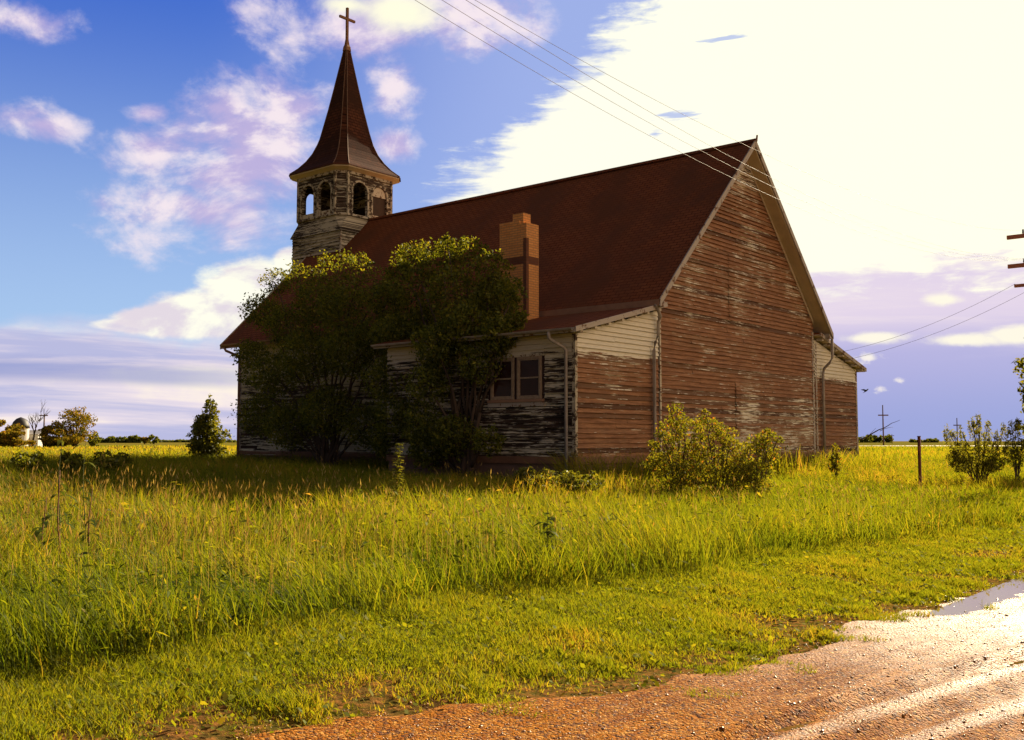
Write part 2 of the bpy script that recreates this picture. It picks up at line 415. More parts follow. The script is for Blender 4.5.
# --- nave roof
OV = .48                                     # overhang past the gable
def slab(mb, a, b, s0, s1, th):              # a,b = (t,z) top surface; thickness downwards (vertical)
    mb.prism([(a[0], s0, a[1]), (b[0], s0, b[1]), (b[0], s0, b[1] - th), (a[0], s0, a[1] - th)], (0, s1 - s0, 0))
for sg in (-1, 1):
    mb = MB()
    # shingled surface, subdivided and slightly sagging
    te = TC + sg * (TC - TE)
    ns, nt = 40, 14
    vs = []; fs = []
    for i in range(ns + 1):
        for j in range(nt + 1):
            w = j / nt; s = -OV + (NL + OV + .42) * i / ns
            z = ZR + (ZE - ZR) * w - .08 * math.sin(PI * w) * (.6 + .4 * math.sin(s * .6)) - .05 * math.sin(PI * i / ns) * (1 - w) + random.uniform(-.012, .012)
            vs.append((TC + (te - TC) * w, s, z))
    for i in range(ns):
        for j in range(nt):
            q = (i * (nt + 1) + j, (i + 1) * (nt + 1) + j, (i + 1) * (nt + 1) + j + 1, i * (nt + 1) + j + 1)
            fs.append(q if sg < 0 else q[::-1])
    # fs normal direction is not critical
    mb.add(vs, fs)
    mb.build('roof', M_roof, church)
    mb = MB(); slab(mb, (TC, ZR - .22), (te, ZE - .085), -OV + .03, NL + .39, .05); mb.build('roof_deck', M_soffit, church)
    # rake boards along both gables
    for s0 in (-OV - .02, NL + .40):
        b = MB(); b.prism([(TC, s0, ZR + .015), (te + sg * .02, s0, ZE + .01), (te + sg * .02, s0, ZE - .19), (TC, s0, ZR - .20)], (0, .038, 0))
        b.build('rake_board', M_fascia, church)
    b = MB(); b.box(*sorted((te - sg * .02, te + sg * .018)), -OV + .02, NL + .39, ZE - .17, ZE + .005); b.build('eave_fascia', M_rust if sg < 0 else M_fascia, church)
    # boxed return at the gable foot
    b = MB(); b.prism([(te, -OV + .02, ZE - .19), (te - sg * .26, -OV + .02, ZE - .19), (te - sg * .26, -OV + .02, ZE - .02)], (0, OV - .05, 0)); b.build('eave_return', M_fascia, church)
b = MB(); b.prism([(TC - .11, -OV, ZR - .06), (TC, -OV, ZR + .055), (TC + .11, -OV, ZR - .06), (TC, -OV, ZR - .02)], (0, NL + OV + .4, 0)); b.build('ridge_cap', M_roof, church)
b = MB(); b.tube([(TC, -OV - .03, ZR - .05), (TC + .02, -OV - .05, ZR + .15)], [.04, .03], 6); b.build('ridge_finial', M_rust, church)
# frieze trim just under the rake on the gable wall
for sg in (-1, 1):
    a = TC + sg * (TC - T1)
    b = MB(); b.prism([(TC, -.05, ZR - .20), (a, -.05, roofz(a) - .20), (a, -.05, roofz(a) - .34), (TC, -.05, ZR - .34)], (0, .02, 0)); b.build('frieze_board', M_fascia if sg < 0 else M_soffit, church)
# --- annex roofs
for sg in (-1, 1):
    ta = TC + sg * (TC - T1); tb = TC + sg * (TC + .36)
    b = MB(); slab(b, (ta, 4.86), (tb, 3.82), -.27, LL + .25, .06); b.build('annex_roof', M_roof, church)
    b = MB(); slab(b, (ta, 4.80), (tb, 3.757), -.25, LL + .22, .04); b.build('annex_soffit', M_soffit, church)
    b = MB(); b.prism([(ta, -.31, 4.87), (tb, -.31, 3.83), (tb, -.31, 3.70), (ta, -.31, 4.74)], (0, .038, 0)); b.build('rake_board', M_fascia, church)
    b = MB(); b.box(*sorted((tb - sg * .03, tb + sg * .012)), -.26, LL + .22, 3.69, 3.81); b.build('eave_fascia', M_fascia, church)
    for k in range(7):
        x = ta + (tb - ta) * (k + .5) / 7; z = 4.80 - 1.043 * (k + .5) / 7
        b = MB(); b.box(x - .05, x + .05, -.262, -.03, z - .13, z - .042); b.build('rafter_end', M_trim, church)
# gutter + downspouts
def pipe(pts, r, m, name='downspout'):
    b = MB(); b.tube(pts, r, 10); return b.build(name, m, church, smooth=True)
b = MB()
tb = -.36
for (x0, s0, s1, z) in ((-.375, -.24, LL + .22, 3.80),):
    prof = [(x0 - .11 * math.cos(a) - .055, z - .10 * math.sin(a)) for a in np.linspace(0, PI, 9)]
    prof = [(x0 - .055 + .055 * math.cos(a), z - .07 * math.sin(a)) for a in np.linspace(0, PI, 9)]
    n = len(prof); inner = [(x0 - .055 + .048 * math.cos(a), z - .062 * math.sin(a)) for a in np.linspace(PI, 0, 9)]
    b.prism([(q[0], s0, q[1]) for q in prof + inner], (0, s1 - s0, 0))
b.build('gutter', M_metal, church)
pipe([(-.43, .48, 3.74), (-.43, .48, 3.60), (-.40, .45, 3.55), (-.14, .23, 3.36), (-.10, .20, 3.28), (-.10, .20, 2.0), (-.10, .20, .0), (-.20, .18, -.2)], .043, M_metal)
pipe([(TE - .02, -.36, 4.72), (T1 - .2, -.2, 4.45), (T1 - .2, -.13, 4.3), (T1 - .2, -.12, 3.95), (T1 - .36, -.12, 3.72), (T1 - .42, -.12, 3.5), (T1 - .42, -.12, 1.4), (T1 - .42, -.12, -.2)], .046, M_metal)
te = TC + (TC - TE)
pipe([(te + .02, -.44, 4.86), (te + .02, -.44, 4.0), (te - .1, -.36, 3.8), (T2 + .62, -.14, 3.62), (T2 + .58, -.12, 3.45), (T2 + .58, -.12, -.2)], .05, M_metal)
pipe([(TE - .05, NL + .1, 4.72), (TE - .03, NL + .02, 4.60), (T1 - .12, NL - .02, 4.42), (T1 - .08, NL - .02, 4.2), (T1 - .08, NL - .02, -.1)], .05, M_rust)
b = MB(); prof = [(TE - .075 + .06 * math.cos(a), ZE - .02 - .075 * math.sin(a)) for a in np.linspace(0, PI, 9)] + [(TE - .075 + .052 * math.cos(a), ZE - .02 - .065 * math.sin(a)) for a in np.linspace(PI, 0, 9)]
b.prism([(q[0], LL + .3, q[1]) for q in prof], (0, NL - LL, 0)); b.build('gutter', M_rust, church)
# the two sash windows in the annex side wall
for s0 in (1.03, 1.93):
    s1 = s0 + .78
    fr = MB(); d0, d1 = -.065, -.0
    for (a, c, e, g) in ((s0, s0 + .055, 2.12, 3.20), (s1 - .055, s1, 2.12, 3.20), (s0 + .055, s1 - .055, 3.14, 3.20), (s0 + .055, s1 - .055, 2.12, 2.18)):
        fr.box(d0, d1, a, c, e, g)
    win = fr.build('window', M_wframe, church)
    b = MB(); b.box(-.050, -.008, s0 + .055, s1 - .055, 2.64, 2.68); b.box(-.046, -.01, s0 + .055, s0 + .085, 2.18, 3.14); b.box(-.046, -.01, s1 - .085, s1 - .055, 2.18, 3.14); b.box(-.046, -.01, s0 + .085, s1 - .085, 2.18, 2.21); b.box(-.046, -.01, s0 + .085, s1 - .085, 3.11, 3.14); b.build('sash', M_wframe, win)
    b = MB(); b.box(-.022, -.016, s0 + .085, s1 - .085, 2.21, 3.11); b.build('pane', M_glass, win)
b = MB(); b.box(-.09, .0, .95, 2.80, 2.045, 2.115); b.build('window_sill', M_rust, church)
b = MB(); b.box(-.06, .0, .93, 2.81, 1.93, 2.04); b.build('sill_apron', M_fascia, church)
b = MB(); b.box(-.06, .0, .93, 2.81, 3.205, 3.26); b.build('window_head', M_trim, church)
# --- brick chimney on the annex roof
c0 = on_t(526.5, 218, 2.5)
cs, ctop = 3.58, 7.52
cx = 2.5
ch = MB()
ch.box(cx, cx + .58, cs, cs + 1.02, 3.9, ctop - .16)
chim = ch.build('chimney', M_brick, church)
b = MB(); b.box(cx - .002, cx + .582, cs + .25, cs + 1.022, ctop - .158, ctop - .03); b.box(cx - .001, cx + .581, cs - .001, cs + .249, ctop - .158, ctop - .12); b.build('chimney_cap', M_brick, chim)
b = MB(); b.box(cx + .06, cx + .40, cs + .16, cs + .56, ctop - .118, ctop + .20); b.build('flue', M_brick, chim)
b = MB()
b.box(cx - .014, cx + .10, cs - .014, cs + .10, 4.65, 6.95)
b.box(cx - .010, cx - .0005, cs + .101, cs + .90, 6.20, 6.42); b.box(cx + .101, cx + .56, cs - .010, cs - .0005, 6.20, 6.42)
b.build('brick_cross', M_brickd, chim)

# --- steeple
SC = 19.18; HW = 1.6; KC = .38
def octp(hw, k, z, cx=TC, cy=SC):
    return [(cx - hw, cy + hw - k, z), (cx - hw, cy - hw + k, z), (cx - hw + k, cy - hw, z), (cx + hw - k, cy - hw, z),
            (cx + hw, cy - hw + k, z), (cx + hw, cy + hw - k, z), (cx + hw - k, cy + hw, z), (cx - hw + k, cy + hw, z)]
ZT0, ZT1, ZS0, ZS1 = .55, 9.85, 10.55, 12.45
# square shaft
b = MB(); b.box(TC - HW + .03, TC + HW - .03, SC - HW + .03, SC + HW - .03, 6.5, ZT1 - .01); b.box(TC - HW + .03, TC + HW - .03, NL + .03, SC + HW - .03, ZT0, 6.5)
b.build('tower_core', M_inner, church)
mb = MB(); clad(mb, [(SC - HW, 7.5), (SC + HW, 7.5), (SC + HW, ZT1), (SC - HW, ZT1)], lambda a, z, o: (TC - HW + .03 - o, a, z), missing=.02, seed=21)
mb.build('tower_side_wall', M_tside, church); mb = MB()
clad(mb, [(SC - HW, 7.5), (SC + HW, 7.5), (SC + HW, ZT1), (SC - HW, ZT1)], lambda a, z, o: (TC + HW - .03 + o, a, z), missing=.02, seed=22)
mb.build('tower_side_wall', M_tside, church); mb = MB()
clad(mb, [(NL + .02, ZT0), (SC + HW, ZT0), (SC + HW, 7.5), (NL + .02, 7.5)], lambda a, z, o: (TC - HW + .03 - o, a, z), seed=23)
mb.build('tower_side_wall', M_tside, church); mb = MB()
clad(mb, [(NL + .02, ZT0), (SC + HW, ZT0), (SC + HW, 7.5), (NL + .02, 7.5)], lambda a, z, o: (TC + HW - .03 + o, a, z), seed=24)
mb.build('tower_side_wall', M_tside, church)
mb = MB(); clad(mb, [(TC - HW, 8.3), (TC + HW, 8.3), (TC + HW, ZT1), (TC - HW, ZT1)], lambda a, z, o: (a, SC - HW + .03 - o, z), missing=.02, seed=25)
mb.build('tower_rear_wall', M_trear, church); mb = MB()
clad(mb, [(TC - HW, ZT0), (TC + HW, ZT0), (TC + HW, ZT1), (TC - HW, ZT1)], lambda a, z, o: (a, SC + HW - .03 + o, z), seed=26)
mb.build('tower_rear_wall', M_trear, church)
for tx in (TC - HW - .005, TC + HW - .065):
    b = MB(); b.box(tx, tx + .07, SC - HW - .005, SC - HW + .06, 8.2, ZT1); b.build('corner_board', M_fascia, church)
# flashing strip where roof meets tower side
b = MB(); zi = roofz(TC - HW); b.box(TC - HW - .04, TC - HW - .0, SC - HW, SC + HW, zi - .02, zi + .07); b.build('tower_flashing', M_fascia, church)
# transition from square to chamfered belfry
sq = [(TC - HW, SC + HW, ZT1), (TC - HW, SC - HW, ZT1), (TC + HW, SC - HW, ZT1), (TC + HW, SC + HW, ZT1)]
o8 = octp(HW - .04, KC, ZS0)
b = MB(); vs = [(x + (-.08 if x < TC else .08), y + (-.08 if y < SC else .08), z) for x, y, z in sq] + o8
b.add(vs, [(0, 1, 5, 4), (1, 6, 5), (1, 2, 7, 6), (2, 8, 7), (2, 3, 9, 8), (3, 10, 9), (3, 0, 11, 10), (0, 4, 11)])
b.build('belfry_skirt', M_tside, church)
b = MB(); b.prism(octp(HW - .05, KC, ZS0 - .06), (0, 0, .10)); b.build('belfry_floor', M_inner, church)
# belfry walls with two arches on each main face
AW, AH0, AHS = .41, ZS0 + .08, ZS0 + 1.10     # half width, sill of panel, spring height
fl = HW - KC
def face_map(k):
    if k == 0: return lambda a, z, o: (TC - HW - o, SC - a, z)
    if k == 1: return lambda a, z, o: (TC + a, SC - HW - o, z)
    if k == 2: return lambda a, z, o: (TC + HW + o, SC + a, z)
    return lambda a, z, o: (TC - a, SC + HW + o, z)
for k in range(4):
    mp = face_map(k); mt = M_tside if k in (0, 2) else M_trear
    mb = MB()
    def panel(poly, th=.12):
        n = len(poly); A = [mp(a, z, 0) for a, z in poly]; B = [mp(a, z, -th) for a, z in poly]
        mb.add(A + B, [tuple(range(n)), tuple(range(n, 2 * n))[::-1]] + [(i, (i + 1) % n, n + (i + 1) % n, n + i) for i in range(n)])
    cuts = [-fl, -.56 - AW, -.56 + AW, .56 - AW, .56 + AW, fl]
    for i in (0, 2, 4): panel([(cuts[i], ZS0), (cuts[i + 1], ZS0), (cuts[i + 1], ZS1), (cuts[i], ZS1)])
    for c in (-.56, .56):
        panel([(c - AW, ZS0), (c + AW, ZS0), (c + AW, AH0), (c - AW, AH0)])
        NA = 10
        pts = [(c - AW * math.cos(PI * i / NA), AHS + AW * math.sin(PI * i / NA)) for i in range(NA + 1)]
        for i in range(NA): panel([pts[i], pts[i + 1], (pts[i + 1][0], ZS1), (pts[i][0], ZS1)])
    for i in (0, 2, 4): clad(mb, [(cuts[i], ZS0), (cuts[i + 1], ZS0), (cuts[i + 1], ZS1 - .1), (cuts[i], ZS1 - .1)], lambda a, z, o: mp(a, z, o), missing=.03, lap=.02, seed=60 + 7 * k + i)
    wall = mb.build('belfry_wall', mt, church)
    for c in (-.56, .56):
        tr = MB(); NA = 14
        ring = [(c - AW, AH0)] + [(c - AW * math.cos(PI * i / NA), AHS + AW * math.sin(PI * i / NA)) for i in range(NA + 1)] + [(c + AW, AH0)]
        ro = AW + .085
        rout = [(c - ro, AH0)] + [(c - ro * math.cos(PI * i / NA), AHS + ro * math.sin(PI * i / NA)) for i in range(NA + 1)] + [(c + ro, AH0)]
        for i in range(len(ring) - 1):
            q = [ring[i], ring[i + 1], rout[i + 1], rout[i]]
            A = [mp(a, z, .004) for a, z in q]; B = [mp(a, z, .045) for a, z in q]
            tr.add(A + B, [(3, 2, 1, 0), (4, 5, 6, 7)] + [(j, (j + 1) % 4, 4 + (j + 1) % 4, 4 + j) for j in range(4)])
        tr.build('arch_trim', M_tower_trim, wall)
        # low white panel in the bottom of each opening
        pn = MB(); ph = .20 if k != 1 else (.03 if c < 0 else .16)
        A = [mp(a, z, -.03) for a, z in ((c - AW, AH0 - .01), (c + AW, AH0 - .01), (c + AW, AH0 + ph), (c - AW, AH0 + ph))]; B = [mp(a, z, -.07) for a, z in ((c - AW, AH0 - .01), (c + AW, AH0 - .01), (c + AW, AH0 + ph), (c - AW, AH0 + ph))]
        pn.add(A + B, [(0, 1, 2, 3), (7, 6, 5, 4)] + [(j, (j + 1) % 4, 4 + (j + 1) % 4, 4 + j) for j in range(4)])
        pn.build('sill_panel', M_trim, wall)
        if (k == 1 and c > 0) or k == 2 or (k == 3 and c < 0):       # half-round boarded top and dark board behind
            bd = MB(); pts = [(c - AW + .005, AHS - .03)] + [(c - (AW - .005) * math.cos(PI * i / NA), AHS + (AW - .005) * math.sin(PI * i / NA)) for i in range(NA + 1)] + [(c + AW - .005, AHS - .03)]
            A = [mp(a, z, -.03) for a, z in pts]; B = [mp(a, z, -.06) for a, z in pts]; n = len(pts)
            bd.add(A + B, [tuple(range(n))[::-1], tuple(range(n, 2 * n))] + [(j, (j + 1) % n, n + (j + 1) % n, n + j) for j in range(n)])
            bd.build('arch_board', M_trim, wall)
            bd = MB(); q = [(c - AW, AH0), (c + AW, AH0), (c + AW, AHS), (c - AW, AHS)]
            A = [mp(a, z, -.075) for a, z in q]; B = [mp(a, z, -.10) for a, z in q]
            bd.add(A + B, [(0, 1, 2, 3), (7, 6, 5, 4)] + [(j, (j + 1) % 4, 4 + (j + 1) % 4, 4 + j) for j in range(4)])
            bd.build('opening_board', simple('brown_board', (.055, .034, .024), .9, .3, 5.), wall)
# chamfered corner panels
for k in (0, 2, 4, 6):
    mb = MB(); o8 = octp(HW, KC, ZS0)
    a, c = (o8[1], o8[2]) if k == 0 else (o8[3], o8[4]) if k == 2 else (o8[5], o8[6]) if k == 4 else (o8[7], o8[0])
    a, c = Vector(a), Vector(c); nrm = Vector((a.x + c.x - 2 * TC, a.y + c.y - 2 * SC, 0)).normalized(); ln = (c - a).length; ux = (c - a).normalized()
    mb.prism([a - nrm * .02, c - nrm * .02, c - nrm * .1, a - nrm * .1], (0, 0, ZS1 - ZS0))
    clad(mb, [(0.0, ZS0), (ln, ZS0), (ln, ZS1), (0.0, ZS1)], lambda q, z, o: tuple(a + ux * q + nrm * (o - .02) + Vector((0, 0, z - ZS0))), missing=.04, seed=40 + k)
    mb.build('belfry_corner_wall', M_trear, church)
for q in octp(HW, KC, ZS0):
    b = MB(); q = Vector(q); r_ = (q - Vector((TC, SC, ZS0))).normalized(); q = q + r_ * .012
    b.box(q.x - .045, q.x + .045, q.y - .045, q.y + .045, ZS0, ZS1)
    b.build('belfry_corner_trim', M_tower_trim, church)
b = MB(); o0, o1 = octp(HW + .05, KC + .02, ZS0 - .005), octp(HW + .05, KC + .02, ZS0 + .07); b.prism(o0, (0, 0, .075)); b.build('belfry_sill_band', M_tower_trim, church)
# cornice + spire
b = MB(); b.prism(octp(HW + .06, KC + .03, ZS1 - .12), (0, 0, .13)); b.build('belfry_frieze', M_tower_trim, church)
def loft(mb, rings, cap0=True, cap1=True):
    o = len(mb.v); n = len(rings[0])
    for r_ in rings: mb.v += [tuple(q) for q in r_]
    for i in range(len(rings) - 1):
        for j in range(n): mb.f.append((o + i * n + j, o + i * n + (j + 1) % n, o + (i + 1) * n + (j + 1) % n, o + (i + 1) * n + j))
    if cap0: mb.f.append(tuple(o + j for j in range(n))[::-1])
    if cap1: mb.f.append(tuple(o + (len(rings) - 1) * n + j for j in range(n)))
def sk(w): return w * KC / HW
b = MB(); loft(b, [octp(w, sk(w), z) for w, z in ((HW + .07, ZS1 + .0), (HW + .20, ZS1 + .06), (1.90, ZS1 + .10), (1.90, ZS1 + .17))]); b.build('cornice', M_soffit, church)
prof = [(1.95, 12.60), (1.92, 12.66), (1.62, 12.93), (1.36, 13.25), (1.14, 13.62), (.97, 14.05), (.83, 14.6), (.62, 15.6), (.43, 16.6), (.25, 17.6), (.10, 18.45), (.07, 18.62)]
b = MB(); loft(b, [octp(w, sk(w), z) for w, z in prof]); spire = b.build('spire', M_spire, church)
b = MB()
for j in range(8): b.tube([Vector(octp(w + .005, sk(w), z)[j]) for w, z in prof[1:-1]], [.022] * 10, 5)
b.build('hip_ridge', simple('spire_hip', (.12, .065, .042), .85, .4, 5.), spire)
b = MB(); loft(b, [octp(w, sk(w), z) for w, z in ((.15, 18.38), (.13, 18.55), (.09, 18.66), (.06, 18.9))]); b.build('spire_cap', M_cross, spire)
b = MB(); b.box(TC - .05, TC + .05, SC - .05, SC + .05, 18.85, 20.36); b.box(TC - .44, TC - .051, SC - .045, SC + .045, 19.80, 19.90); b.box(TC + .051, TC + .44, SC - .045, SC + .045, 19.80, 19.90)
b.build('cross', M_cross, church)

# ------------------------------------------------------------------ GROUND, ROAD
def axis(lo, hi, fine, n):
    u = np.linspace(-1, 1, n); g = np.sinh(u * 7.2) / math.sinh(7.2)
    return g * max(abs(lo), abs(hi))
xs = axis(-3500, 3500, 1, 261); ys = axis(-3500, 3500, 1, 261) + 8
X, Y = np.meshgrid(xs, ys, indexing='ij')
Z = gz(X, Y)
V = np.stack([X.ravel(), Y.ravel(), Z.ravel()], 1)
n = 261; I = np.arange(n * n).reshape(n, n)
FQ = np.stack([I[:-1, :-1].ravel(), I[1:, :-1].ravel(), I[1:, 1:].ravel(), I[:-1, 1:].ravel()], 1)
m, t, p = mat('field_soil'); M_ground = m
x, y, z = t.sep(t.obj())
n1 = t.noise(t.obj(), .9, 6, .6); n2 = t.noise(t.obj(), 14., 5, .65)
far = t.m('SQRT', t.m('ADD', t.m('MULTIPLY', x, x), t.m('MULTIPLY', y, y)))
nearc = t.mix(t.smooth(n1, .35, .65), (.07, .040, .014), (.085, .080, .014))
nearc = t.mix(t.smooth(n2, .4, .7), nearc, (.24, .105, .030))
stripe = t.noise(t.xyz(t.m('MULTIPLY', x, .008), t.m('MULTIPLY', y, .035)), 1., 4, .55)
farc = t.mix(t.smooth(stripe, .38, .62), (.13, .13, .022), (.20, .13, .028))
farc = t.mix(t.m('MULTIPLY', n2, .5), farc, (.07, .07, .012))
t.put(p.inputs['Base Color'], t.mix(t.smooth(far, 30., 60.), nearc, farc)); p.inputs['Roughness'].default_value = 1.
p.inputs['Specular IOR Level'].default_value = 0.
t.put(p.inputs['Normal'], t.bump(n2, .6, .05))
tag(np_mesh('ground', V, [FQ], M_ground, smooth=True), kind='structure')

# road: gravel sheet with ruts, wet
us = np.concatenate([np.linspace(-25, 0, 40), np.linspace(0.05, 16, 330), np.linspace(16.2, 40, 90), np.linspace(41, 160, 60)])
ws = np.linspace(0, 1, 150)
U, Wd = np.meshgrid(us, ws, indexing='ij')
e = road_edge(U) + .20
D = e - Wd * (e + 5.0)
def road_z(D, U):
    v = D + .18 * U + .03 * np.sin(U * .9)
    rut = -.040 * np.exp(-((v - 3.60) / .07) ** 2) + .018 * np.exp(-((v - 3.74) / .06) ** 2) - .035 * np.exp(-((v - 3.12) / .09) ** 2) + .018 * np.exp(-((v - 3.28) / .06) ** 2) - .03 * np.exp(-((v - 2.6) / .10) ** 2) + .016 * np.exp(-((v - 2.78) / .06) ** 2)
    low = -.040 * np.exp(-((D - 3.2) / .42) ** 2) * sstep(8.6, 10.6, U)
    nz = .010 * vnoise(U * 1.3, D * 2.1, 1.) + .006 * vnoise(U * 6, D * 7, 4.) + .004 * vnoise(U * 17, D * 19, 2.)
    return .012 + rut * (1 + .3 * vnoise(U * 2.2, D, 7.)) + low + nz
RZ = road_z(D, U)
RX = U * G2[0] + D * L2[0]; RY = U * G2[1] + D * L2[1]
RZ = RZ + gz(RX, RY) * (D > 3.2) * .8
RZ = np.where(Wd < .004, RZ - .06, RZ) + .03 - .02 * sstep(.22, .0, e - D)
na, nb = U.shape; I = np.arange(na * nb).reshape(na, nb)
FQ = np.stack([I[:-1, :-1].ravel(), I[:-1, 1:].ravel(), I[1:, 1:].ravel(), I[1:, :-1].ravel()], 1)
m, t, p = mat('wet_gravel_road'); M_road = m
ob = t.obj(); x, y, z = t.sep(ob)
dd = t.m('ADD', t.m('MULTIPLY', x, float(L2[0])), t.m('MULTIPLY', y, float(L2[1])))
uu = t.m('ADD', t.m('MULTIPLY', x, float(G2[0])), t.m('MULTIPLY', y, float(G2[1])))
vo = t.new('ShaderNodeTexVoronoi', feature='F1'); vo.inputs['Scale'].default_value = 48.; t.put(vo.inputs['Vector'], ob)
vo2 = t.new('ShaderNodeTexVoronoi', feature='F1'); vo2.inputs['Scale'].default_value = 110.; t.put(vo2.inputs['Vector'], ob)
nb_ = t.noise(ob, 3., 6, .6); nt_ = t.noise(t.xyz(t.m('MULTIPLY', uu, .5), t.m('MULTIPLY', dd, 5.)), 1., 5, .6)
c = t.mix(t.smooth(nt_, .35, .65), (.175, .050, .004), (.30, .105, .009))
sepc = t.new('ShaderNodeSeparateColor'); t.put(sepc.inputs[0], vo.outputs['Color'])
c = t.mix(t.smooth(sepc.outputs[0], .55, 1.), c, (.44, .21, .05))
c = t.mix(t.smooth(sepc.outputs[1], .6, 1.), c, (.10, .045, .028))
t.put(p.inputs['Base Color'], c)
wet = t.smooth(t.m('ADD', nt_, t.m('MULTIPLY', t.m('SUBTRACT', nb_, .5), .6)), .42, .62)
vv_ = t.m('ADD', dd, t.m('MULTIPLY', uu, .18))
def strip(c_, w_): return t.smooth(t.m('ABSOLUTE', t.m('SUBTRACT', vv_, c_)), w_, w_ * .4)
bands = t.m('MAXIMUM', t.m('MAXIMUM', strip(3.42, .16), strip(2.95, .17)), strip(2.45, .2))
moist = t.smooth(t.m('ADD', t.m('ADD', uu, t.m('MULTIPLY', t.m('SUBTRACT', nt_, .5), 7.)), t.m('MULTIPLY', bands, 2.6)), 5.2, 12.2)
t.put(p.inputs['Roughness'], t.m('ADD', t.m('ADD', .26, t.m('MULTIPLY', wet, .16)), t.m('MULTIPLY', t.m('SUBTRACT', 1., moist), .40)))
t.put(p.inputs['Specular IOR Level'], t.m('ADD', .02, t.m('MULTIPLY', moist, .30)))
hh = t.m('ADD', t.m('MULTIPLY', vo.outputs['Distance'], -.9), t.m('ADD', t.m('MULTIPLY', vo2.outputs['Distance'], -.4), t.m('MULTIPLY', nb_, .3)))
t.put(p.inputs['Normal'], t.bump(hh, .9, .022))
tag(np_mesh('road', np.stack([RX.ravel(), RY.ravel(), RZ.ravel()], 1), [FQ], M_road, smooth=True), kind='structure')
# standing water in the wheel ruts and by the verge
m, t, p = mat('rain_water'); M_water = m
p.inputs['Base Color'].default_value = (.10, .055, .03, 1); p.inputs['Roughness'].default_value = .06; p.inputs['Specular IOR Level'].default_value = .6
t.put(p.inputs['Normal'], t.bump(t.noise(t.obj(), 22., 3, .5), .06, .01))
mb = MB()
uq = np.linspace(4.5, 60, 140)
for (d0, d1, zz, u0) in ((2.55, 3.28, .018, 9.0), (.6, 2.0, .012, 8.4)):
    q = [uu_ for uu_ in uq if uu_ >= u0]
    for i in range(len(q) - 1):
        def P(u_, d_): return (u_ * G2[0] + d_ * L2[0], u_ * G2[1] + d_ * L2[1], zz)
        mb.quad(P(q[i], d0), P(q[i + 1], d0), P(q[i + 1], d1), P(q[i], d1))
tag(mb.build('puddle', M_water), kind='structure')
# wet road far across the field
mb = MB(); 
for i in range(30):
    x0 = 25 + i * 12; mb.quad((x0, 174, .80), (x0 + 12, 174, .80), (x0 + 12, 188, .80), (x0, 188, .80))
m_ = simple('pale_far_road', (.42, .34, .25), .5, .15, .2)
tag(mb.build('far_road', m_), kind='structure')

# ------------------------------------------------------------------ GRASS
def inside_church(x, y):
    d = dl(x, y) - P0 @ L2; u = du(x, y) - P0 @ G2
    return ((u > -.02) & (u < T3 + .02) & (d > -.02) & (d < LL)) | ((u > T1 - .02) & (u < T2 + .02) & (d > 0) & (d < NL))

def blades(x, y, h, w, lean, tint, curve=.35, swirl=0.):
    n = len(x); z0 = gz(x, y) - .01
    az = rng.uniform(0, 2 * PI, n); ln = lean * rng.uniform(.2, 1., n) * h
    wind = np.array([-.25, -.10]) * .35
    lx = np.cos(az) * ln + wind[0] * h; ly = np.sin(az) * ln + wind[1] * h
    if swirl:
        lx = lx + swirl * h * vnoise(x * .9 + 3, y * .9, 2.3); ly = ly + swirl * h * vnoise(x * .8, y * .9 + 5, 6.1)
    fa = rng.uniform(0, PI, n); wx = np.cos(fa) * w; wy = np.sin(fa) * w
    us_ = np.array([0, .38, .74, 1.]); vv = np.empty((n, 7, 3), np.float32); k = 0
    for i, u in enumerate(us_):
        b = u ** 1.8; cx_ = x + lx * b; cy_ = y + ly * b; cz_ = z0 + h * (u - curve * .35 * u ** 3 * np.clip(ln / np.maximum(h, 1e-3), 0, 1.2))
        if i < 3:
            ww = (1., .95, .62)[i]
            vv[:, k] = np.stack([cx_ - wx * ww, cy_ - wy * ww, cz_], 1); vv[:, k + 1] = np.stack([cx_ + wx * ww, cy_ + wy * ww, cz_], 1); k += 2
        else: vv[:, k] = np.stack([cx_, cy_, cz_], 1)
    base = (np.arange(n) * 7)[:, None]
    q = np.concatenate([base + np.array([[0, 1, 3, 2]]), base + np.array([[2, 3, 5, 4]])]); tr = base + np.array([[4, 5, 6]])
    return vv.reshape(-1, 3), [q, tr], np.repeat(tint, 7)

def wedge(n, y0, y1, k=.60, pad=2.5):
    y = y0 + (y1 - y0) * rng.random(n); x = (rng.random(n) * 2 - 1) * (y * k + pad); return x, y
GRASS_COLS = [(0., (.022, .040, .003)), (.3, (.086, .122, .006)), (.6, (.175, .195, .010)), (.85, (.265, .220, .016)), (1., (.32, .19, .035))]
M_grass = leafmat('grass_blades', GRASS_COLS, trans=.60, gloss=.010, rough=.6)
M_seed = leafmat('seed_heads', [(0., (.22, .14, .04)), (.5, (.34, .23, .08)), (1., (.46, .36, .16))], trans=.35, gloss=.02)

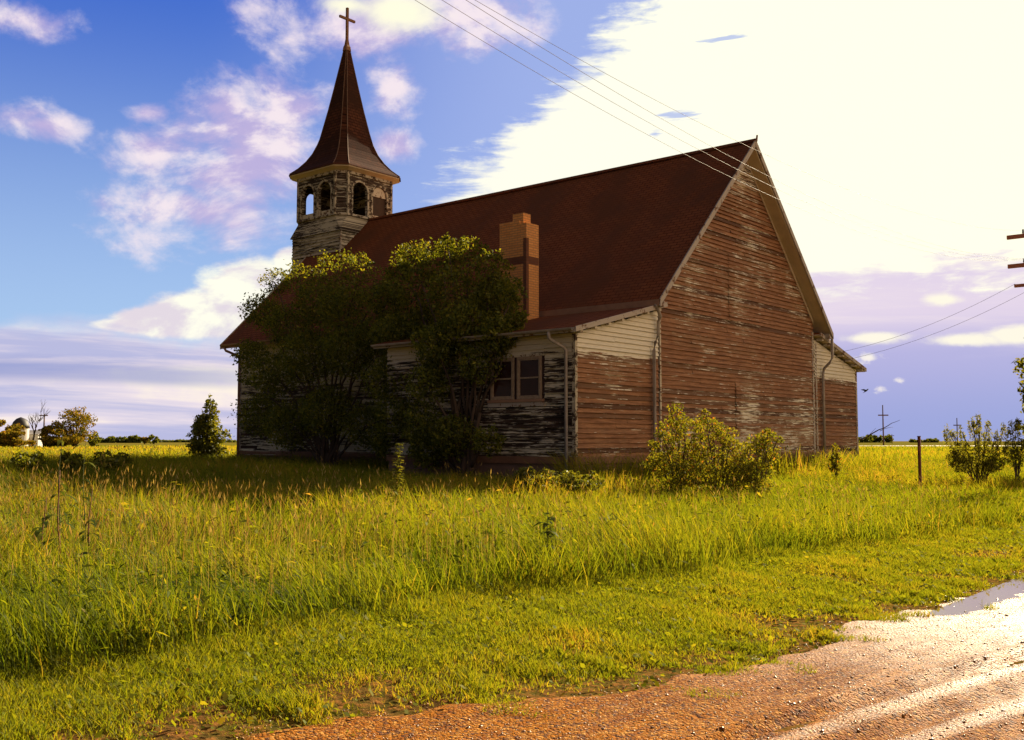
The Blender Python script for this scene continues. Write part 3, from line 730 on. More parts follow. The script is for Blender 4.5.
# tall meadow
x, y = wedge(460000, 5., 58.); yy_ = 5 + 53 * ((y - 5) / 53) ** 1.35; x = x * (yy_ * .6 + 2.5) / (y * .6 + 2.5); y = yy_
d = dl(x, y); u = du(x, y)
keep = (d > mow_edge(u) + rng.normal(0, .12, len(x))) & ~inside_church(x, y)
x, y, d, u = x[keep], y[keep], d[keep], u[keep]
cl = vnoise(x * .55, y * .55, 1.) ; cl2 = vnoise(x * 1.9, y * 1.9, 5.)
h = (.56 + .15 * cl + .11 * cl2) * rng.uniform(.40, 1.15, len(x))
h *= .88 + .12 * sstep(0, 2.2, d - mow_edge(u)); h *= 1 - .25 * sstep(2, 12, x) * sstep(40, 15, y)
h *= 1 - .35 * sstep(36, 55, y)
cd_ = d - P0 @ L2; h *= 1 + .75 * ((cd_ < 0) & (cd_ > -1.3) & (u - P0 @ G2 > -1) & (u - P0 @ G2 < 19))
wd = .0023 * (1 + np.clip(y, 5, 60) / 11.) * rng.uniform(.6, 1.5, len(x))
gold = sstep(.0, .9, vnoise(x * .35, y * .5, 9.) + .35 * rng.normal(0, 1, len(x)))
tint = np.clip(.33 + .17 * cl2 + .12 * cl + .24 * gold + .14 * rng.normal(0, 1, len(x)) + .16 * sstep(8.5, 15, y), 0, 1)
v1, f1, t1 = blades(x, y, h, wd, .62, tint, swirl=.42)
nl = 150000; pk = rng.integers(0, len(x), nl); lx_ = x[pk] + rng.normal(0, .05, nl); ly_ = y[pk] + rng.normal(0, .05, nl)
patchy = rng.random(nl) < .30 + .70 * sstep(-.2, .5, vnoise(lx_ * 1.1 + 9, ly_ * 1.1, 7.)); lx_, ly_, pk = lx_[patchy], ly_[patchy], pk[patchy]; nl = len(lx_)
lz_ = gz(lx_, ly_) + h[pk] * rng.uniform(.30, 1.02, nl) * .92
aa = rng.uniform(0, 2 * PI, nl); pit = rng.normal(.25, .5, nl); lh = rng.uniform(.022, .055, nl) * (1 + ly_ / 40)
av = np.stack([np.cos(aa) * np.cos(pit), np.sin(aa) * np.cos(pit), np.sin(pit)], 1) * lh[:, None]
bv_ = np.stack([-np.sin(aa), np.cos(aa), rng.normal(0, .5, nl)], 1) * (lh * rng.uniform(.14, .30, nl))[:, None]
cc_ = np.stack([lx_, ly_, lz_], 1); droop_ = np.stack([np.zeros(nl), np.zeros(nl), -lh * .35], 1)
vl = np.stack([cc_ - av, cc_ + bv_ - av * .1, cc_ + av + droop_, cc_ - bv_ - av * .1], 1).reshape(-1, 3)
tl_ = np.clip(tint[pk] + .16 * rng.normal(0, 1, nl), 0, 1)
tag(np_mesh('meadow_weeds', vl, [np.arange(4 * nl).reshape(nl, 4)], M_grass, tint=np.repeat(tl_, 4)), kind='stuff')
# verge, short
n_ = 560000; u = -7 + 34 * rng.beta(1.5, 2.6, n_); d = rng.uniform(2.6, 7.0, n_); x = u * G2[0] + d * L2[0]; y = u * G2[1] + d * L2[1]
bare = vnoise(x * 1.5, y * 1.5, 3.) * .5 + vnoise(x * 3.7, y * 3.7, 6.) * .35
pd = sstep(road_edge(u) - .1 + .16 * vnoise(x * 5, y * 5, 1.), road_edge(u) + .55, d) * (1 - .9 * sstep(.05, .45, bare) * sstep(6.0, 4.2, d))
tuft = vnoise(x * 4.1 + 2, y * 4.3, 5.5) + .5 * vnoise(x * 9.3, y * 8.7, 2.2)
nearE = sstep(1.35, .25, d - road_edge(u)); pd = pd * (1 - nearE * .97 * sstep(.12, -.22, tuft)); pd = np.maximum(pd, .8 * sstep(.42, .62, tuft) * (d > road_edge(u) - .45) * (d < road_edge(u) + .3))
keep = (d < mow_edge(u) + .25) & (d > road_edge(u) - .45) & (rng.random(len(x)) < pd)
x, y, d, u, bare, tuft, nearE = x[keep], y[keep], d[keep], u[keep], bare[keep], tuft[keep], nearE[keep]
tf = vnoise(x * 2.7, y * 2.7, 8.) * .6 + vnoise(x * 7, y * 7, 3.) * .4
h = (.062 + .034 * tf + .05 * sstep(.5, 0, mow_edge(u) - d)) * rng.uniform(.5, 1.35, len(x))
h *= .55 + .45 * sstep(0, 1.2, d - road_edge(u)); h *= 1 + 1.1 * nearE * sstep(.25, .7, tuft)
wd = .0019 * (1 + y / 11.) * rng.uniform(.6, 1.6, len(x))
tint = np.clip(.54 + .12 * tf + .12 * rng.normal(0, 1, len(x)) + .22 * nearE * sstep(.2, -.3, tuft) + .28 * sstep(.0, .6, bare) * sstep(6.4, 4., d), 0, 1)
v2, f2, t2 = blades(x, y, h, wd, .85, tint)
off = len(v1)
tag(np_mesh('grass', np.concatenate([v1, v2]), [f1[0], f2[0] + off, f1[1], f2[1] + off], M_grass, tint=np.concatenate([t1, t2])), kind='stuff')
# far meadow, coarse
x, y = wedge(80000, 50., 190., .60, 4.)
# more of them near
keep = (rng.random(len(x)) < np.clip(75. / y, .2, 1)) & ~((x > 20) & (y > 165)); x, y = x[keep], y[keep]
h = rng.uniform(.18, .46, len(x)); wd = .012 + y * .00045
org = sstep(-8, -30, x) * sstep(55, 75, y) * sstep(-.4, .4, vnoise(x * .05, y * .06, 2.))
tint = np.clip(.62 + .25 * org + .12 * rng.normal(0, 1, len(x)) + .15 * vnoise(x * .1, y * .1, 3.), 0, 1)
v3, f3, t3 = blades(x, y, h, wd, .5, tint)
tag(np_mesh('meadow_grass', v3, f3, M_grass, tint=t3), kind='stuff')
# seed stalks
x, y = wedge(15000, 7.5, 40., .6, 2.)
d = dl(x, y); u = du(x, y)
keep = (d > mow_edge(u) + .3) & ~inside_church(x, y) & (rng.random(len(x)) < (1 - .92 * sstep(17, 22, y)) * (.25 + .75 * sstep(-.3, .6, vnoise(x * .4, y * .45, 9.))))
x, y = x[keep], y[keep]; n = len(x)
h = rng.uniform(.46, .78, n) * (1 - .2 * sstep(2, 12, x)); z0 = gz(x, y)
az = rng.uniform(0, 2 * PI, n); ln = rng.uniform(.02, .16, n) * h
hl = rng.uniform(.06, .13, n); hw = .0042 * (1 + y / 22.)
vv = np.empty((n, 9, 3), np.float32); wx = np.cos(az + 1.4); wy = np.sin(az + 1.4)
sw = .0016 * (1 + y / 12.)
tx, ty, tz = x + np.cos(az) * ln, y + np.sin(az) * ln, z0 + h
vv[:, 0] = np.stack([x - sw, y, z0], 1); vv[:, 1] = np.stack([x + sw, y, z0], 1); vv[:, 2] = np.stack([tx, ty, tz], 1)
ex, ey = np.cos(az) * hl * .45, np.sin(az) * hl * .45
for q, (f_, a_) in enumerate(((0., 0), (.4, 1), (.4, -1), (1., 0))):
    vv[:, 3 + q] = np.stack([tx + ex * f_ + a_ * wx * hw, ty + ey * f_ + a_ * wy * hw, tz + hl * f_], 1)
vv[:, 7] = np.stack([tx + ex * .45 + wy * hw, ty + ey * .45 - wx * hw, tz + hl * .45], 1)
vv[:, 8] = np.stack([tx + ex * .45 - wy * hw, ty + ey * .45 + wx * hw, tz + hl * .45], 1)
bs = (np.arange(n) * 9)[:, None]
tri = np.concatenate([bs + np.array([[0, 1, 2]])]); quad = np.concatenate([bs + np.array([[3, 4, 6, 5]]), bs + np.array([[3, 7, 6, 8]])])
tag(np_mesh('seed_grass', vv.reshape(-1, 3), [tri, quad], M_seed, tint=np.repeat(rng.random(n), 9)), kind='stuff')
# clover and small broad leaves in the verge
x, y = wedge(42000, 3., 20., .62, 2.)
d = dl(x, y); u = du(x, y)
keep = (d < mow_edge(u) + .2) & (d > road_edge(u) + .05) & (rng.random(len(x)) < .35 + .65 * sstep(-.2, .5, vnoise(x * 2, y * 2, 4.)))
x, y = x[keep], y[keep]; n = len(x)
z0 = gz(x, y) + rng.uniform(.015, .075, n); az = rng.uniform(0, 2 * PI, n); r_ = rng.uniform(.009, .022, n) * (1 + y / 25)
a = np.stack([np.cos(az), np.sin(az), rng.normal(0, .45, n)], 1) * r_[:, None]; b = np.stack([-np.sin(az), np.cos(az), rng.normal(0, .45, n)], 1) * (r_ * .7)[:, None]
c = np.stack([x, y, z0], 1)
vv = np.stack([c - a, c + b, c + a, c - b], 1).reshape(-1, 3)
tag(np_mesh('clover', vv, [np.arange(4 * n).reshape(n, 4)], M_grass, tint=np.repeat(np.clip(.56 + .13 * rng.normal(0, 1, n), 0, 1), 4)), kind='stuff')
# loose stones on the road
x, y = wedge(60000, 2.6, 14., .6, 1.)
d = dl(x, y); u = du(x, y); keep = (d < road_edge(u) + .35) & (d > -4); x, y, d, u = x[keep], y[keep], d[keep], u[keep]; n = len(x)
oct_v = np.array([[1, 0, 0], [-1, 0, 0], [0, 1, 0], [0, -1, 0], [0, 0, 1], [0, 0, -1]], float)
oct_f = np.array([[0, 2, 4], [2, 1, 4], [1, 3, 4], [3, 0, 4], [2, 0, 5], [1, 2, 5], [3, 1, 5], [0, 3, 5]])
r_ = np.exp(rng.normal(math.log(.0048), .45, n)); a = rng.uniform(0, PI, n)
vv = oct_v[None] * (r_[:, None, None] * np.stack([rng.uniform(.8, 1.5, n), rng.uniform(.7, 1.1, n), rng.uniform(.5, .9, n)], 1)[:, None, :])
vx = vv[:, :, 0] * np.cos(a)[:, None] - vv[:, :, 1] * np.sin(a)[:, None]; vy = vv[:, :, 0] * np.sin(a)[:, None] + vv[:, :, 1] * np.cos(a)[:, None]
zz = np.where(d < road_edge(u), road_z(d, u) + .03, gz(x, y) + .005)
vv = np.stack([vx + x[:, None], vy + y[:, None], vv[:, :, 2] + zz[:, None]], 2)
m, t, p = mat('wet_stone'); rnd = t.new('ShaderNodeNewGeometry').outputs['Random Per Island']
t.put(p.inputs['Base Color'], t.mix(rnd, (.13, .048, .012), (.46, .23, .06))); p.inputs['Roughness'].default_value = .38; p.inputs['Specular IOR Level'].default_value = .4
tag(np_mesh('gravel', vv.reshape(-1, 3), [(oct_f[None] + (np.arange(n) * 6)[:, None, None]).reshape(-1, 3)], m), kind='stuff')

# ------------------------------------------------------------------ TREES AND SHRUBS
def leaf_cloud(clumps, per, size, aspect=.5, droop=.2, shell=.55):
    """clumps: (centre, (rx,ry,rz), weight). Leaves as folded diamonds through the volume."""
    C = []; 
    wts = np.array([c[2] * (c[1][0] * c[1][1] * c[1][2]) ** .6 for c in clumps]); wts = wts / wts.sum()
    for (c, r, _), w in zip(clumps, wts):
        n = max(12, int(per * w)); dv = rng.normal(0, 1, (n, 3)); dv /= np.linalg.norm(dv, axis=1)[:, None]
        rad = np.where(rng.random(n) < shell, rng.uniform(.72, 1.06, n), rng.random(n) ** .45)
        # small sprays: pull leaves towards spray centres
        ns = max(3, n // 16); sd = rng.normal(0, 1, (ns, 3)); sd /= np.linalg.norm(sd, axis=1)[:, None]; sd *= rng.uniform(.55, 1.12, ns)[:, None]
        pt = dv * rad[:, None]; pick = rng.integers(0, ns, n); pull = rng.random(n) < .6
        pt = np.where(pull[:, None], sd[pick] + rng.normal(0, .13, (n, 3)), pt)
        C.append(np.array(c)[None] + pt * np.array(r)[None])
    c = np.concatenate(C); n = len(c)
    a = rng.normal(0, 1, (n, 3)); a[:, 2] -= droop; a /= np.linalg.norm(a, axis=1)[:, None]
    q = rng.normal(0, 1, (n, 3)); b = np.cross(a, q); b /= np.linalg.norm(b, axis=1)[:, None]; nn = np.cross(a, b)
    s = size * rng.uniform(.6, 1.3, n)
    a *= s[:, None]; b *= (s * aspect * .5)[:, None]; nn *= (s * .10)[:, None]
    vv = np.stack([c - a * .5, c + b + nn - a * .05, c + a * .5, c - b + nn - a * .05], 1).reshape(-1, 3)
    base = (np.arange(n) * 4)[:, None]
    tr = np.concatenate([base + np.array([[0, 1, 2]]), base + np.array([[0, 2, 3]])])
    return vv, tr, n

def limb(mb, a, b, r0, r1, wob=.12, n=6):
    a, b = Vector(a), Vector(b); L_ = (b - a).length; pts = []
    for i in range(n):
        w = i / (n - 1); q = a.lerp(b, w) + Vector((random.uniform(-1, 1), random.uniform(-1, 1), random.uniform(-.5, .5))) * wob * L_ * .35 * math.sin(PI * w)
        q.z += .12 * L_ * math.sin(PI * w) * .4
        pts.append(q)
    mb.tube(pts, [r0 + (r1 - r0) * i / (n - 1) for i in range(n)], 6)

LEAF = [(0., (.040, .054, .008)), (.35, (.092, .112, .011)), (.7, (.165, .172, .013)), (1., (.26, .225, .02))]
M_leaf = leafmat('tree_leaves', LEAF, trans=.58, gloss=.02)
M_leafy = leafmat('yellow_leaves', [(0., (.075, .098, .010)), (.4, (.15, .165, .014)), (.78, (.25, .21, .018)), (1., (.30, .12, .020))], trans=.6, gloss=.015)
M_leafy2 = leafmat('pale_green_leaves', [(0., (.07, .085, .012)), (.5, (.16, .165, .022)), (1., (.26, .235, .04))], trans=.6, gloss=.01)
M_leafb = leafmat('bright_green_leaves', [(0., (.05, .064, .007)), (.5, (.12, .13, .011)), (1., (.22, .19, .022))], trans=.55, gloss=.03)
M_leaff = leafmat('far_leaves', [(0., (.08, .075, .010)), (.5, (.17, .14, .016)), (1., (.28, .15, .022))], trans=.45, gloss=.0)
def plant(name, label, cat, base, clumps, stems, per, size, lm, group=None, aspect=.5, tintf=None, trunkname='trunk', crown='crown', rs=(.07, .02), tspread=.25, wob=.12):
    """clumps in world coordinates; stems: list of polylines or targets"""
    root = empty(name, base); tag(root, label, cat, group)
    bv = np.array(base)
    cl = [(tuple(np.array(c) - bv), r, w) for c, r, w in clumps]
    vv, tr, n = leaf_cloud(cl, per, size, aspect)
    zz = vv[::4, 2]
    tn = np.clip(.5 + tspread * rng.normal(0, 1, n), 0, 1)
    if tintf is not None: tn = np.clip(tintf(vv[::4], tn), 0, 1)
    np_mesh(crown, vv, [tr], lm, root, tint=np.repeat(tn, 4))
    mb = MB()
    for st in stems:
        st = [Vector(q) - Vector(base) for q in st]
        for i in range(len(st) - 1):
            f0, f1_ = i / (len(st) - 1), (i + 1) / (len(st) - 1)
            limb(mb, st[i], st[i + 1], rs[0] + (rs[1] - rs[0]) * f0, rs[0] + (rs[1] - rs[0]) * f1_, wob)
    mb.build(trunkname, M_bark, root, smooth=True)
    return root

def cw(px, py, t, rpx, rt=None, w=1.):      # clump measured against the church wall frame
    l = on_t(px, py, t - (.9 if py < 300 else .3)); c = W(*l); dist = c.y
    r = rpx * dist / F
    if py < 300: rt = r * .5; w *= .62
    return (tuple(c), (r, r if rt is None else rt, r * .9), w)
def stems_to(base, clumps, k=1., fork=.35):
    out = []
    for c, r, w in clumps:
        b = Vector(base); e_ = Vector(c)
        mid = b.lerp(e_, fork); mid = Vector((b.x + (e_.x - b.x) * fork * .6, b.y + (e_.y - b.y) * fork * .6, b.z + (e_.z - b.z) * fork))
        out.append([b + Vector((random.uniform(-.15, .15), random.uniform(-.15, .15), -.1)), mid, e_])
    return out
# left tree of the pair along the nave wall
tl = [cw(275, 283, 2.4, 17), cw(252, 355, 2.6, 17), cw(262, 312, 2.2, 19), cw(300, 280, 2.4, 20), cw(338, 268, 2.3, 22), cw(320, 300, 1.8, 26), cw(290, 325, 2., 26), cw(345, 310, 1.6, 28),
      cw(375, 285, 2., 22), cw(310, 355, 1.5, 30, 1.2), cw(275, 375, 1.9, 25), cw(350, 350, 1.4, 30, 1.2), cw(262, 415, 2.3, 24), cw(290, 425, 1.6, 26), cw(330, 410, 1.3, 28, 1.1), cw(380, 335, 1.6, 24), cw(372, 425, 1.2, 26), cw(388, 300, 1.2, 22), cw(392, 335, .7, 22), cw(385, 380, .5, 24, 1., .5), cw(392, 415, .2, 22, .9, .4), cw(246, 378, 2.7, 9, w=.5), cw(360, 262, 2.2, 11)]
bl = W(*on_t(328, 452, 1.6)); bl.z = float(gz(bl.x, bl.y))
stl = stems_to(bl, tl)
plant('broadleaf_tree', 'dark leafy tree nearest the steeple, its sunlit top against the nave wall', 'tree', bl, tl, stl, 46000, .105, M_leaf, 'trees along the church wall', rs=(.07, .015))
# right tree, taller
tr_ = [cw(440, 262, 2., 24), cw(412, 258, 2., 18), cw(470, 252, 2.0, 18), cw(447, 243, 2.0, 9), cw(492, 268, 1.4, 20), cw(415, 290, 1.6, 26), cw(455, 292, 1.2, 30), cw(495, 300, 1., 24), cw(512, 290, .9, 13), cw(470, 330, .4, 32), cw(425, 330, 1.2, 28), cw(502, 335, .2, 22),
       cw(400, 272, 2.1, 14), cw(445, 370, .5, 24, .8, .5), cw(405, 370, 1.3, 26, w=.8), cw(480, 365, .0, 22, .7, .45), cw(420, 420, .6, 26, .9, .8), cw(455, 435, -.1, 24, .8, .8), cw(395, 440, .6, 22), cw(520, 318, .3, 9, w=.6), cw(428, 385, -.3, 24, .8, .35), cw(436, 345, -.2, 22, .8, .7), cw(425, 425, -.3, 22, .8, .35), cw(408, 395, .9, 24, 1., .7), cw(430, 448, .1, 22, .8, .6), cw(488, 440, -.4, 16, .6, .35)]
br = W(*on_t(466, 458, -.3)); br.z = float(gz(br.x, br.y))
plant('broadleaf_tree', 'taller dark leafy tree beside the brick chimney with sunlit yellow-green top', 'tree', br, tr_, stems_to(br, tr_, fork=.45), 50000, .105, M_leaf, 'trees along the church wall', rs=(.085, .015))

# young conical tree left of the church
def cone_tree(px, ytop, ybase, Y, wpx, label, lm, per, size, **kw):
    base = at_y(px, 441, Y); base.z = float(gz(base.x, base.y)); top = at_y(px, ytop, Y); H = top.z - base.z; R = wpx * .5 * Y / F
    cl = []
    for i in range(9):
        w = i / 8; z = base.z + H * (.10 + .86 * w); r = R * (1 - w) ** .55 * (.55 + .45 * min(1, w * 3)) + .06
        for k in range(3 if i < 6 else 1):
            a = random.uniform(0, 2 * PI); o = r * .42 if i < 6 else 0
            cl.append(((base.x + math.cos(a) * o, base.y + math.sin(a) * o, z), (r * .66, r * .66, H * .10), 1.))
    return plant(kw.pop('name', 'young_tree'), label, 'tree', base, cl, [[base, Vector((base.x, base.y, base.z + H * .5)), Vector((base.x + .03, base.y, base.z + H * .97))]] + [[Vector((base.x, base.y, base.z + .2 * H)), Vector(c)] for c, r, w in cl[::3]], per, size, lm, rs=(.05, .012), **kw)
cone_tree(209, 396, 450, 43., 50, 'young conical green tree standing alone left of the church', M_leafb, 6500, .15)

# shrubs in front of the gable
def shrub(name, label, px_base, Y, parts, per, size, lm, cat='shrub', group=None, aspect=.55, stems=None, rs=(.018, .005), tspread=.25):
    base = at_y(px_base, 441, Y); base.z = float(gz(base.x, base.y))
    cl = []
    for (px, py, rx, ry, dy) in parts:
        c = at_y(px, py, Y + dy); cl.append(((c.x, c.y, max(c.z, base.z + .1)), (rx * Y / F, rx * Y / F * .9, ry * Y / F), 1.))
    st = [[base + Vector((random.uniform(-.1, .1), random.uniform(-.1, .1), -.05)), Vector(c).lerp(base, .5) + Vector((0, 0, .08)), Vector(c) + Vector((0, 0, r[2] * .7))] for c, r, w in cl for _ in range(2)]
    return plant(name, label, cat, base, cl, st, per, size, lm, group, aspect, trunkname='stems', crown='foliage', rs=rs, tspread=tspread)
SG = 'shrubs in front of the gable wall'
shrub('shrub', 'tall yellow-green shrub rising beside the downspout at the gable corner', 680, 22.6, [(677, 414, 9, 13, 0), (671, 430, 14, 13, .2), (686, 432, 13, 15, -.2), (663, 444, 14, 12, 0), (690, 455, 17, 14, 0), (668, 462, 18, 12, 0), (684, 474, 20, 11, -.3), (656, 466, 13, 11, 0), (676, 486, 20, 7, -.3)], 5200, .062, M_leafy, group=SG)
shrub('shrub', 'broad yellow and orange shrub in the middle before the gable wall', 716, 22.2, [(706, 418, 7, 9, 0), (712, 430, 14, 12, .3), (727, 436, 12, 11, 0), (700, 446, 15, 13, .3), (731, 453, 15, 13, 0), (714, 462, 20, 12, .2), (700, 476, 18, 11, -.3), (733, 474, 18, 11, -.2), (716, 487, 24, 7, -.3)], 5400, .062, M_leafy, group=SG)
shrub('shrub', 'low straggly shrub at the right end before the gable wall', 755, 22.6, [(768, 436, 9, 7, 0), (757, 443, 12, 10, 0), (747, 456, 15, 12, .2), (768, 452, 12, 10, 0), (779, 440, 5, 4, 0), (757, 472, 16, 11, -.6), (742, 476, 14, 10, -.4), (756, 485, 18, 7, -.5)], 3800, .062, M_leafy, group=SG)
shrub('shrub', 'small pointed green shrub by the right corner of the gable wall', 836, 30., [(836, 450, 4, 7, 0), (836, 459, 6, 7, 0), (834, 467, 7, 5, 0)], 500, .09, M_leafy)
# big shrub at right
def fan(px0, py0, pts, Y): return [(px, py, rx, ry, random.uniform(-.6, .6)) for px, py, rx, ry in pts]
shrub('shrub', 'large feathery green shrub standing in the meadow beside the rusty post', 978, 29.5, fan(0, 0, [(947, 436, 4, 12), (954, 444, 5, 13), (962, 440, 4, 13), (972, 428, 4, 13), (978, 424, 3.5, 11), (980, 440, 6, 14), (988, 434, 4, 14), (996, 444, 5, 13), (1004, 438, 4, 12), (966, 454, 9, 11), (985, 456, 10, 11), (955, 458, 8, 8), (1001, 458, 7, 8), (976, 466, 18, 8), (960, 465, 10, 7), (994, 465, 10, 7)], 0), 6000, .10, M_leafy2, aspect=.26, rs=(.016, .005))
shrub('shrub', 'thin dark shrub with bare upper twigs at the right edge of the meadow', 1016, 31., [(1012, 432, 5, 9, 0), (1018, 424, 4, 6, 0.2), (1010, 448, 7, 9, 0), (1022, 446, 7, 11, 0), (1016, 460, 9, 8, 0)], 1500, .10, M_leaf, aspect=.3)
# tree mostly beyond the right edge
b_ = at_y(1062, 441, 34.); b_.z = CG
cl = []
for (px, py, r) in ((1040, 372, 20), (1062, 340, 26), (1085, 372, 26), (1040, 405, 16), (1065, 395, 30), (1030, 392, 11), (1027, 368, 11), (1028, 432, 10), (1050, 428, 14), (1088, 415, 22)):
    c = at_y(px, py, 34 + random.uniform(-.5, .5)); cl.append((tuple(c), (r * 34 / F,) * 3, 1.))
plant('roadside_tree', 'green tree cut off by the right edge with leaves hanging beside the power pole', 'tree', b_, cl, stems_to(b_, cl), 5200, .16, M_leafb, rs=(.10, .02))

# low dark weeds hugging the side wall foot, each a plant
NG = 'leafy weeds in the shadow left of the church'
# far trees
def fartree(name, label, px, ytop, Y, wpx, per, lm, size=.5, group=None, squash=1., trunk=.25, cat='tree', nb=11, low=.22):
    base = at_y(px, 441, Y); base.z = float(gz(base.x, base.y)); H = at_y(px, ytop, Y).z - base.z; R = wpx * .5 * Y / F
    cl = []
    for i in range(nb):
        a = random.uniform(0, 2 * PI); q = random.random() ** .5; zz = random.uniform(low, .84)
        k = math.sin(PI * min(1, max(.12, zz))) ** .5
        cl.append(((base.x + math.cos(a) * R * .72 * q * k, base.y + math.sin(a) * R * .72 * q * k, base.z + H * zz), (R * random.uniform(.25, .42), R * .35, H * random.uniform(.10, .19) * squash), 1.))
    return plant(name, label, cat, base, cl, stems_to(base, cl, fork=.3), per, size, lm, group, rs=(max(.08, H * .025), .03), aspect=.7)
FG = 'trees on the horizon at the left'
fartree('farm_tree', 'rounded tree with spreading bare-looking crown on the left horizon', 75, 407, 150., 48, 4200, M_leaff, .30, nb=22)
fartree('farm_tree', 'green tree cut by the left edge beside the domed silo', 0, 417, 152., 44, 2600, M_leaff, .42, low=.1)
fartree('farm_bush', 'long golden bush between the bare tree and the spreading tree', 62, 429, 146., 40, 2200, M_leaff, .36, low=.1, cat='bush')
fartree('farm_bush', 'golden low bush below the domed silo at the left edge', 16, 430, 138., 46, 2400, M_leaff, .4, low=.1, cat='bush')
fartree('farm_bush', 'orange bush right of the bare tree on the left horizon', 50, 425, 148., 26, 1500, M_leaff, .4, low=.1, cat='bush')
fartree('farm_bush', 'dark round bush right of the spreading horizon tree', 94, 431, 160., 14, 700, M_leaf, .42, low=.1, cat='bush')
for (px, yt, w, lb) in ((154, 433.5, 12, 'small dark round tree far out on the flat horizon'), (145, 436, 10, 'faint orange bush left of the round horizon tree')):
    fartree('horizon_tree', lb, px, yt, 330., w, 500, M_leaf if px > 150 else M_leaff, .75, low=.15)
# far wood lines
for nm, (pa, pb, Yd, hh_) in (('far_treeline', (98, 146, 520., 3.6)), ('distant_woods', (845, 888, 620., 5.)), ('distant_woods', (915, 935, 640., 2.6)), ('far_treeline', (158, 245, 700., 2.))):
    a_, b2 = at_y(pa, 441, Yd), at_y(pb, 441, Yd); cl = []
    nk = max(5, int((pb - pa) / 3))
    for i in range(nk):
        w = i / (nk - 1); hz = hh_ * random.uniform(.6, 1.)
        cl.append(((a_.x + (b2.x - a_.x) * w, Yd + random.uniform(-6, 6), float(gz(a_.x, Yd)) + hz * .45), (2.4, 2.4, hz * .55), 1.))
    vv, tr, n = leaf_cloud(cl, 260 * nk, 1.1, .8)
    tag(np_mesh(nm, vv, [tr], M_leaf, tint=np.repeat(np.clip(.3 + .2 * rng.normal(0, 1, n), 0, 1), 4)), kind='stuff')
# bare tree
base = at_y(33, 441, 145.); base.z = float(gz(base.x, base.y)); root = empty('bare_tree', base); tag(root, 'leafless tree with thin forking branches right of the domed silo', 'tree')
mb = MB(); H = 6.6
def twig(a, d, ln, r, lv):
    b = a + d * ln; limb(mb, a, b, r, r * .6, .2, 4)
    if lv == 0: return
    for k in range(3 if lv > 1 else 2):
        nd = (d + Vector((random.uniform(-.7, .7), random.uniform(-.5, .5), random.uniform(-.05, .4)))).normalized(); twig(a.lerp(b, random.uniform(.6, 1.)), nd, ln * random.uniform(.55, .8), r * .55, lv - 1)
twig(Vector((0, 0, -.2)), Vector((.06, 0, 1)).normalized(), H * .42, .16, 4)
mb.build('trunk', M_bark, root, smooth=True)
# domed farm silo
base = at_y(20, 441, 165.); base.z = float(gz(base.x, base.y)); root = empty('farm_silo', base); tag(root, 'pale round farm silo with dark domed roof on the left horizon', 'silo')
zt = at_y(20, 428, 165.).z - base.z; r0 = 1.3
mb = MB(); mb.tube([(0, 0, -.2), (0, 0, zt * .5), (0, 0, zt)], r0, 20); mb.build('wall', simple('silo_white', (.62, .58, .52), .7, .2, 1.), root, smooth=False)
mb = MB(); mb.tube([(0, 0, zt), (0, 0, zt + .45), (0, 0, zt + 1.0), (0, 0, zt + 1.5), (0, 0, zt + 1.75)], [r0 + .12, r0 + .02, r0 * .85, r0 * .5, .08], 20); mb.build('roof', simple('silo_roof', (.035, .03, .03), .6, .3, 1.), root, smooth=True)
base2 = at_y(30, 441, 168.); base2.z = float(gz(base2.x, base2.y)); root = empty('farm_shed', base2); tag(root, 'low pale farm shed behind the bare tree on the left horizon', 'shed')
mb = MB(); mb.box(-2.6, 2.0, -1.5, 1.5, -.2, 2.1); mb.build('wall', simple('shed_white', (.60, .56, .50), .8, .2, 1.), root)
mb = MB(); mb.prism([(-2.8, -1.7, 2.102), (2.2, -1.7, 2.102), (2.2, 0, 2.75), (-2.8, 0, 2.75)], (0, 0, .08)); mb.prism([(-2.8, 1.7, 2.102), (2.2, 1.7, 2.102), (2.2, 0.002, 2.75), (-2.8, 0.002, 2.75)], (0, 0, .08)); mb.build('roof', simple('shed_roof', (.30, .28, .27), .6, .2, 1.), root)

# ------------------------------------------------------------------ POLES, WIRES, POST, BIRD
def pole(name, label, px, ytop, Y, arms, rot, r=.13, group=None, label_cat='utility pole', ins=True, am=None):
    base = at_y(px, 441, Y); base.z = float(gz(base.x, base.y)); H = at_y(px, ytop, Y).z - base.z
    root = empty(name, base, rot); tag(root, label, label_cat, group)
    mb = MB(); mb.tube([(0, 0, -.5), (0, 0, H * .5), (.01, 0, H)], [r, r * .85, r * .65], 10); mb.build('shaft', M_pole, root, smooth=True)
    for (z, hl, th) in arms:
        mb = MB(); mb.box(-hl, hl, -r - .10, -r + .01, z - th * .5, z + th * .5); arm = mb.build('crossarm', am or M_arm, root)
        if ins:
            for q in (-.5, -.24, .24, .5):
                mb = MB(); mb.tube([(q * hl, -r - .045, z + th * .5), (q * hl, -r - .045, z + th * .5 + .05), (q * hl, -r - .045, z + th * .5 + .10), (q * hl, -r - .045, z + th * .5 + .15)], [.02, .04, .03, .035], 8); mb.build('insulator', M_glassware, arm, smooth=True)
    return root, base, H
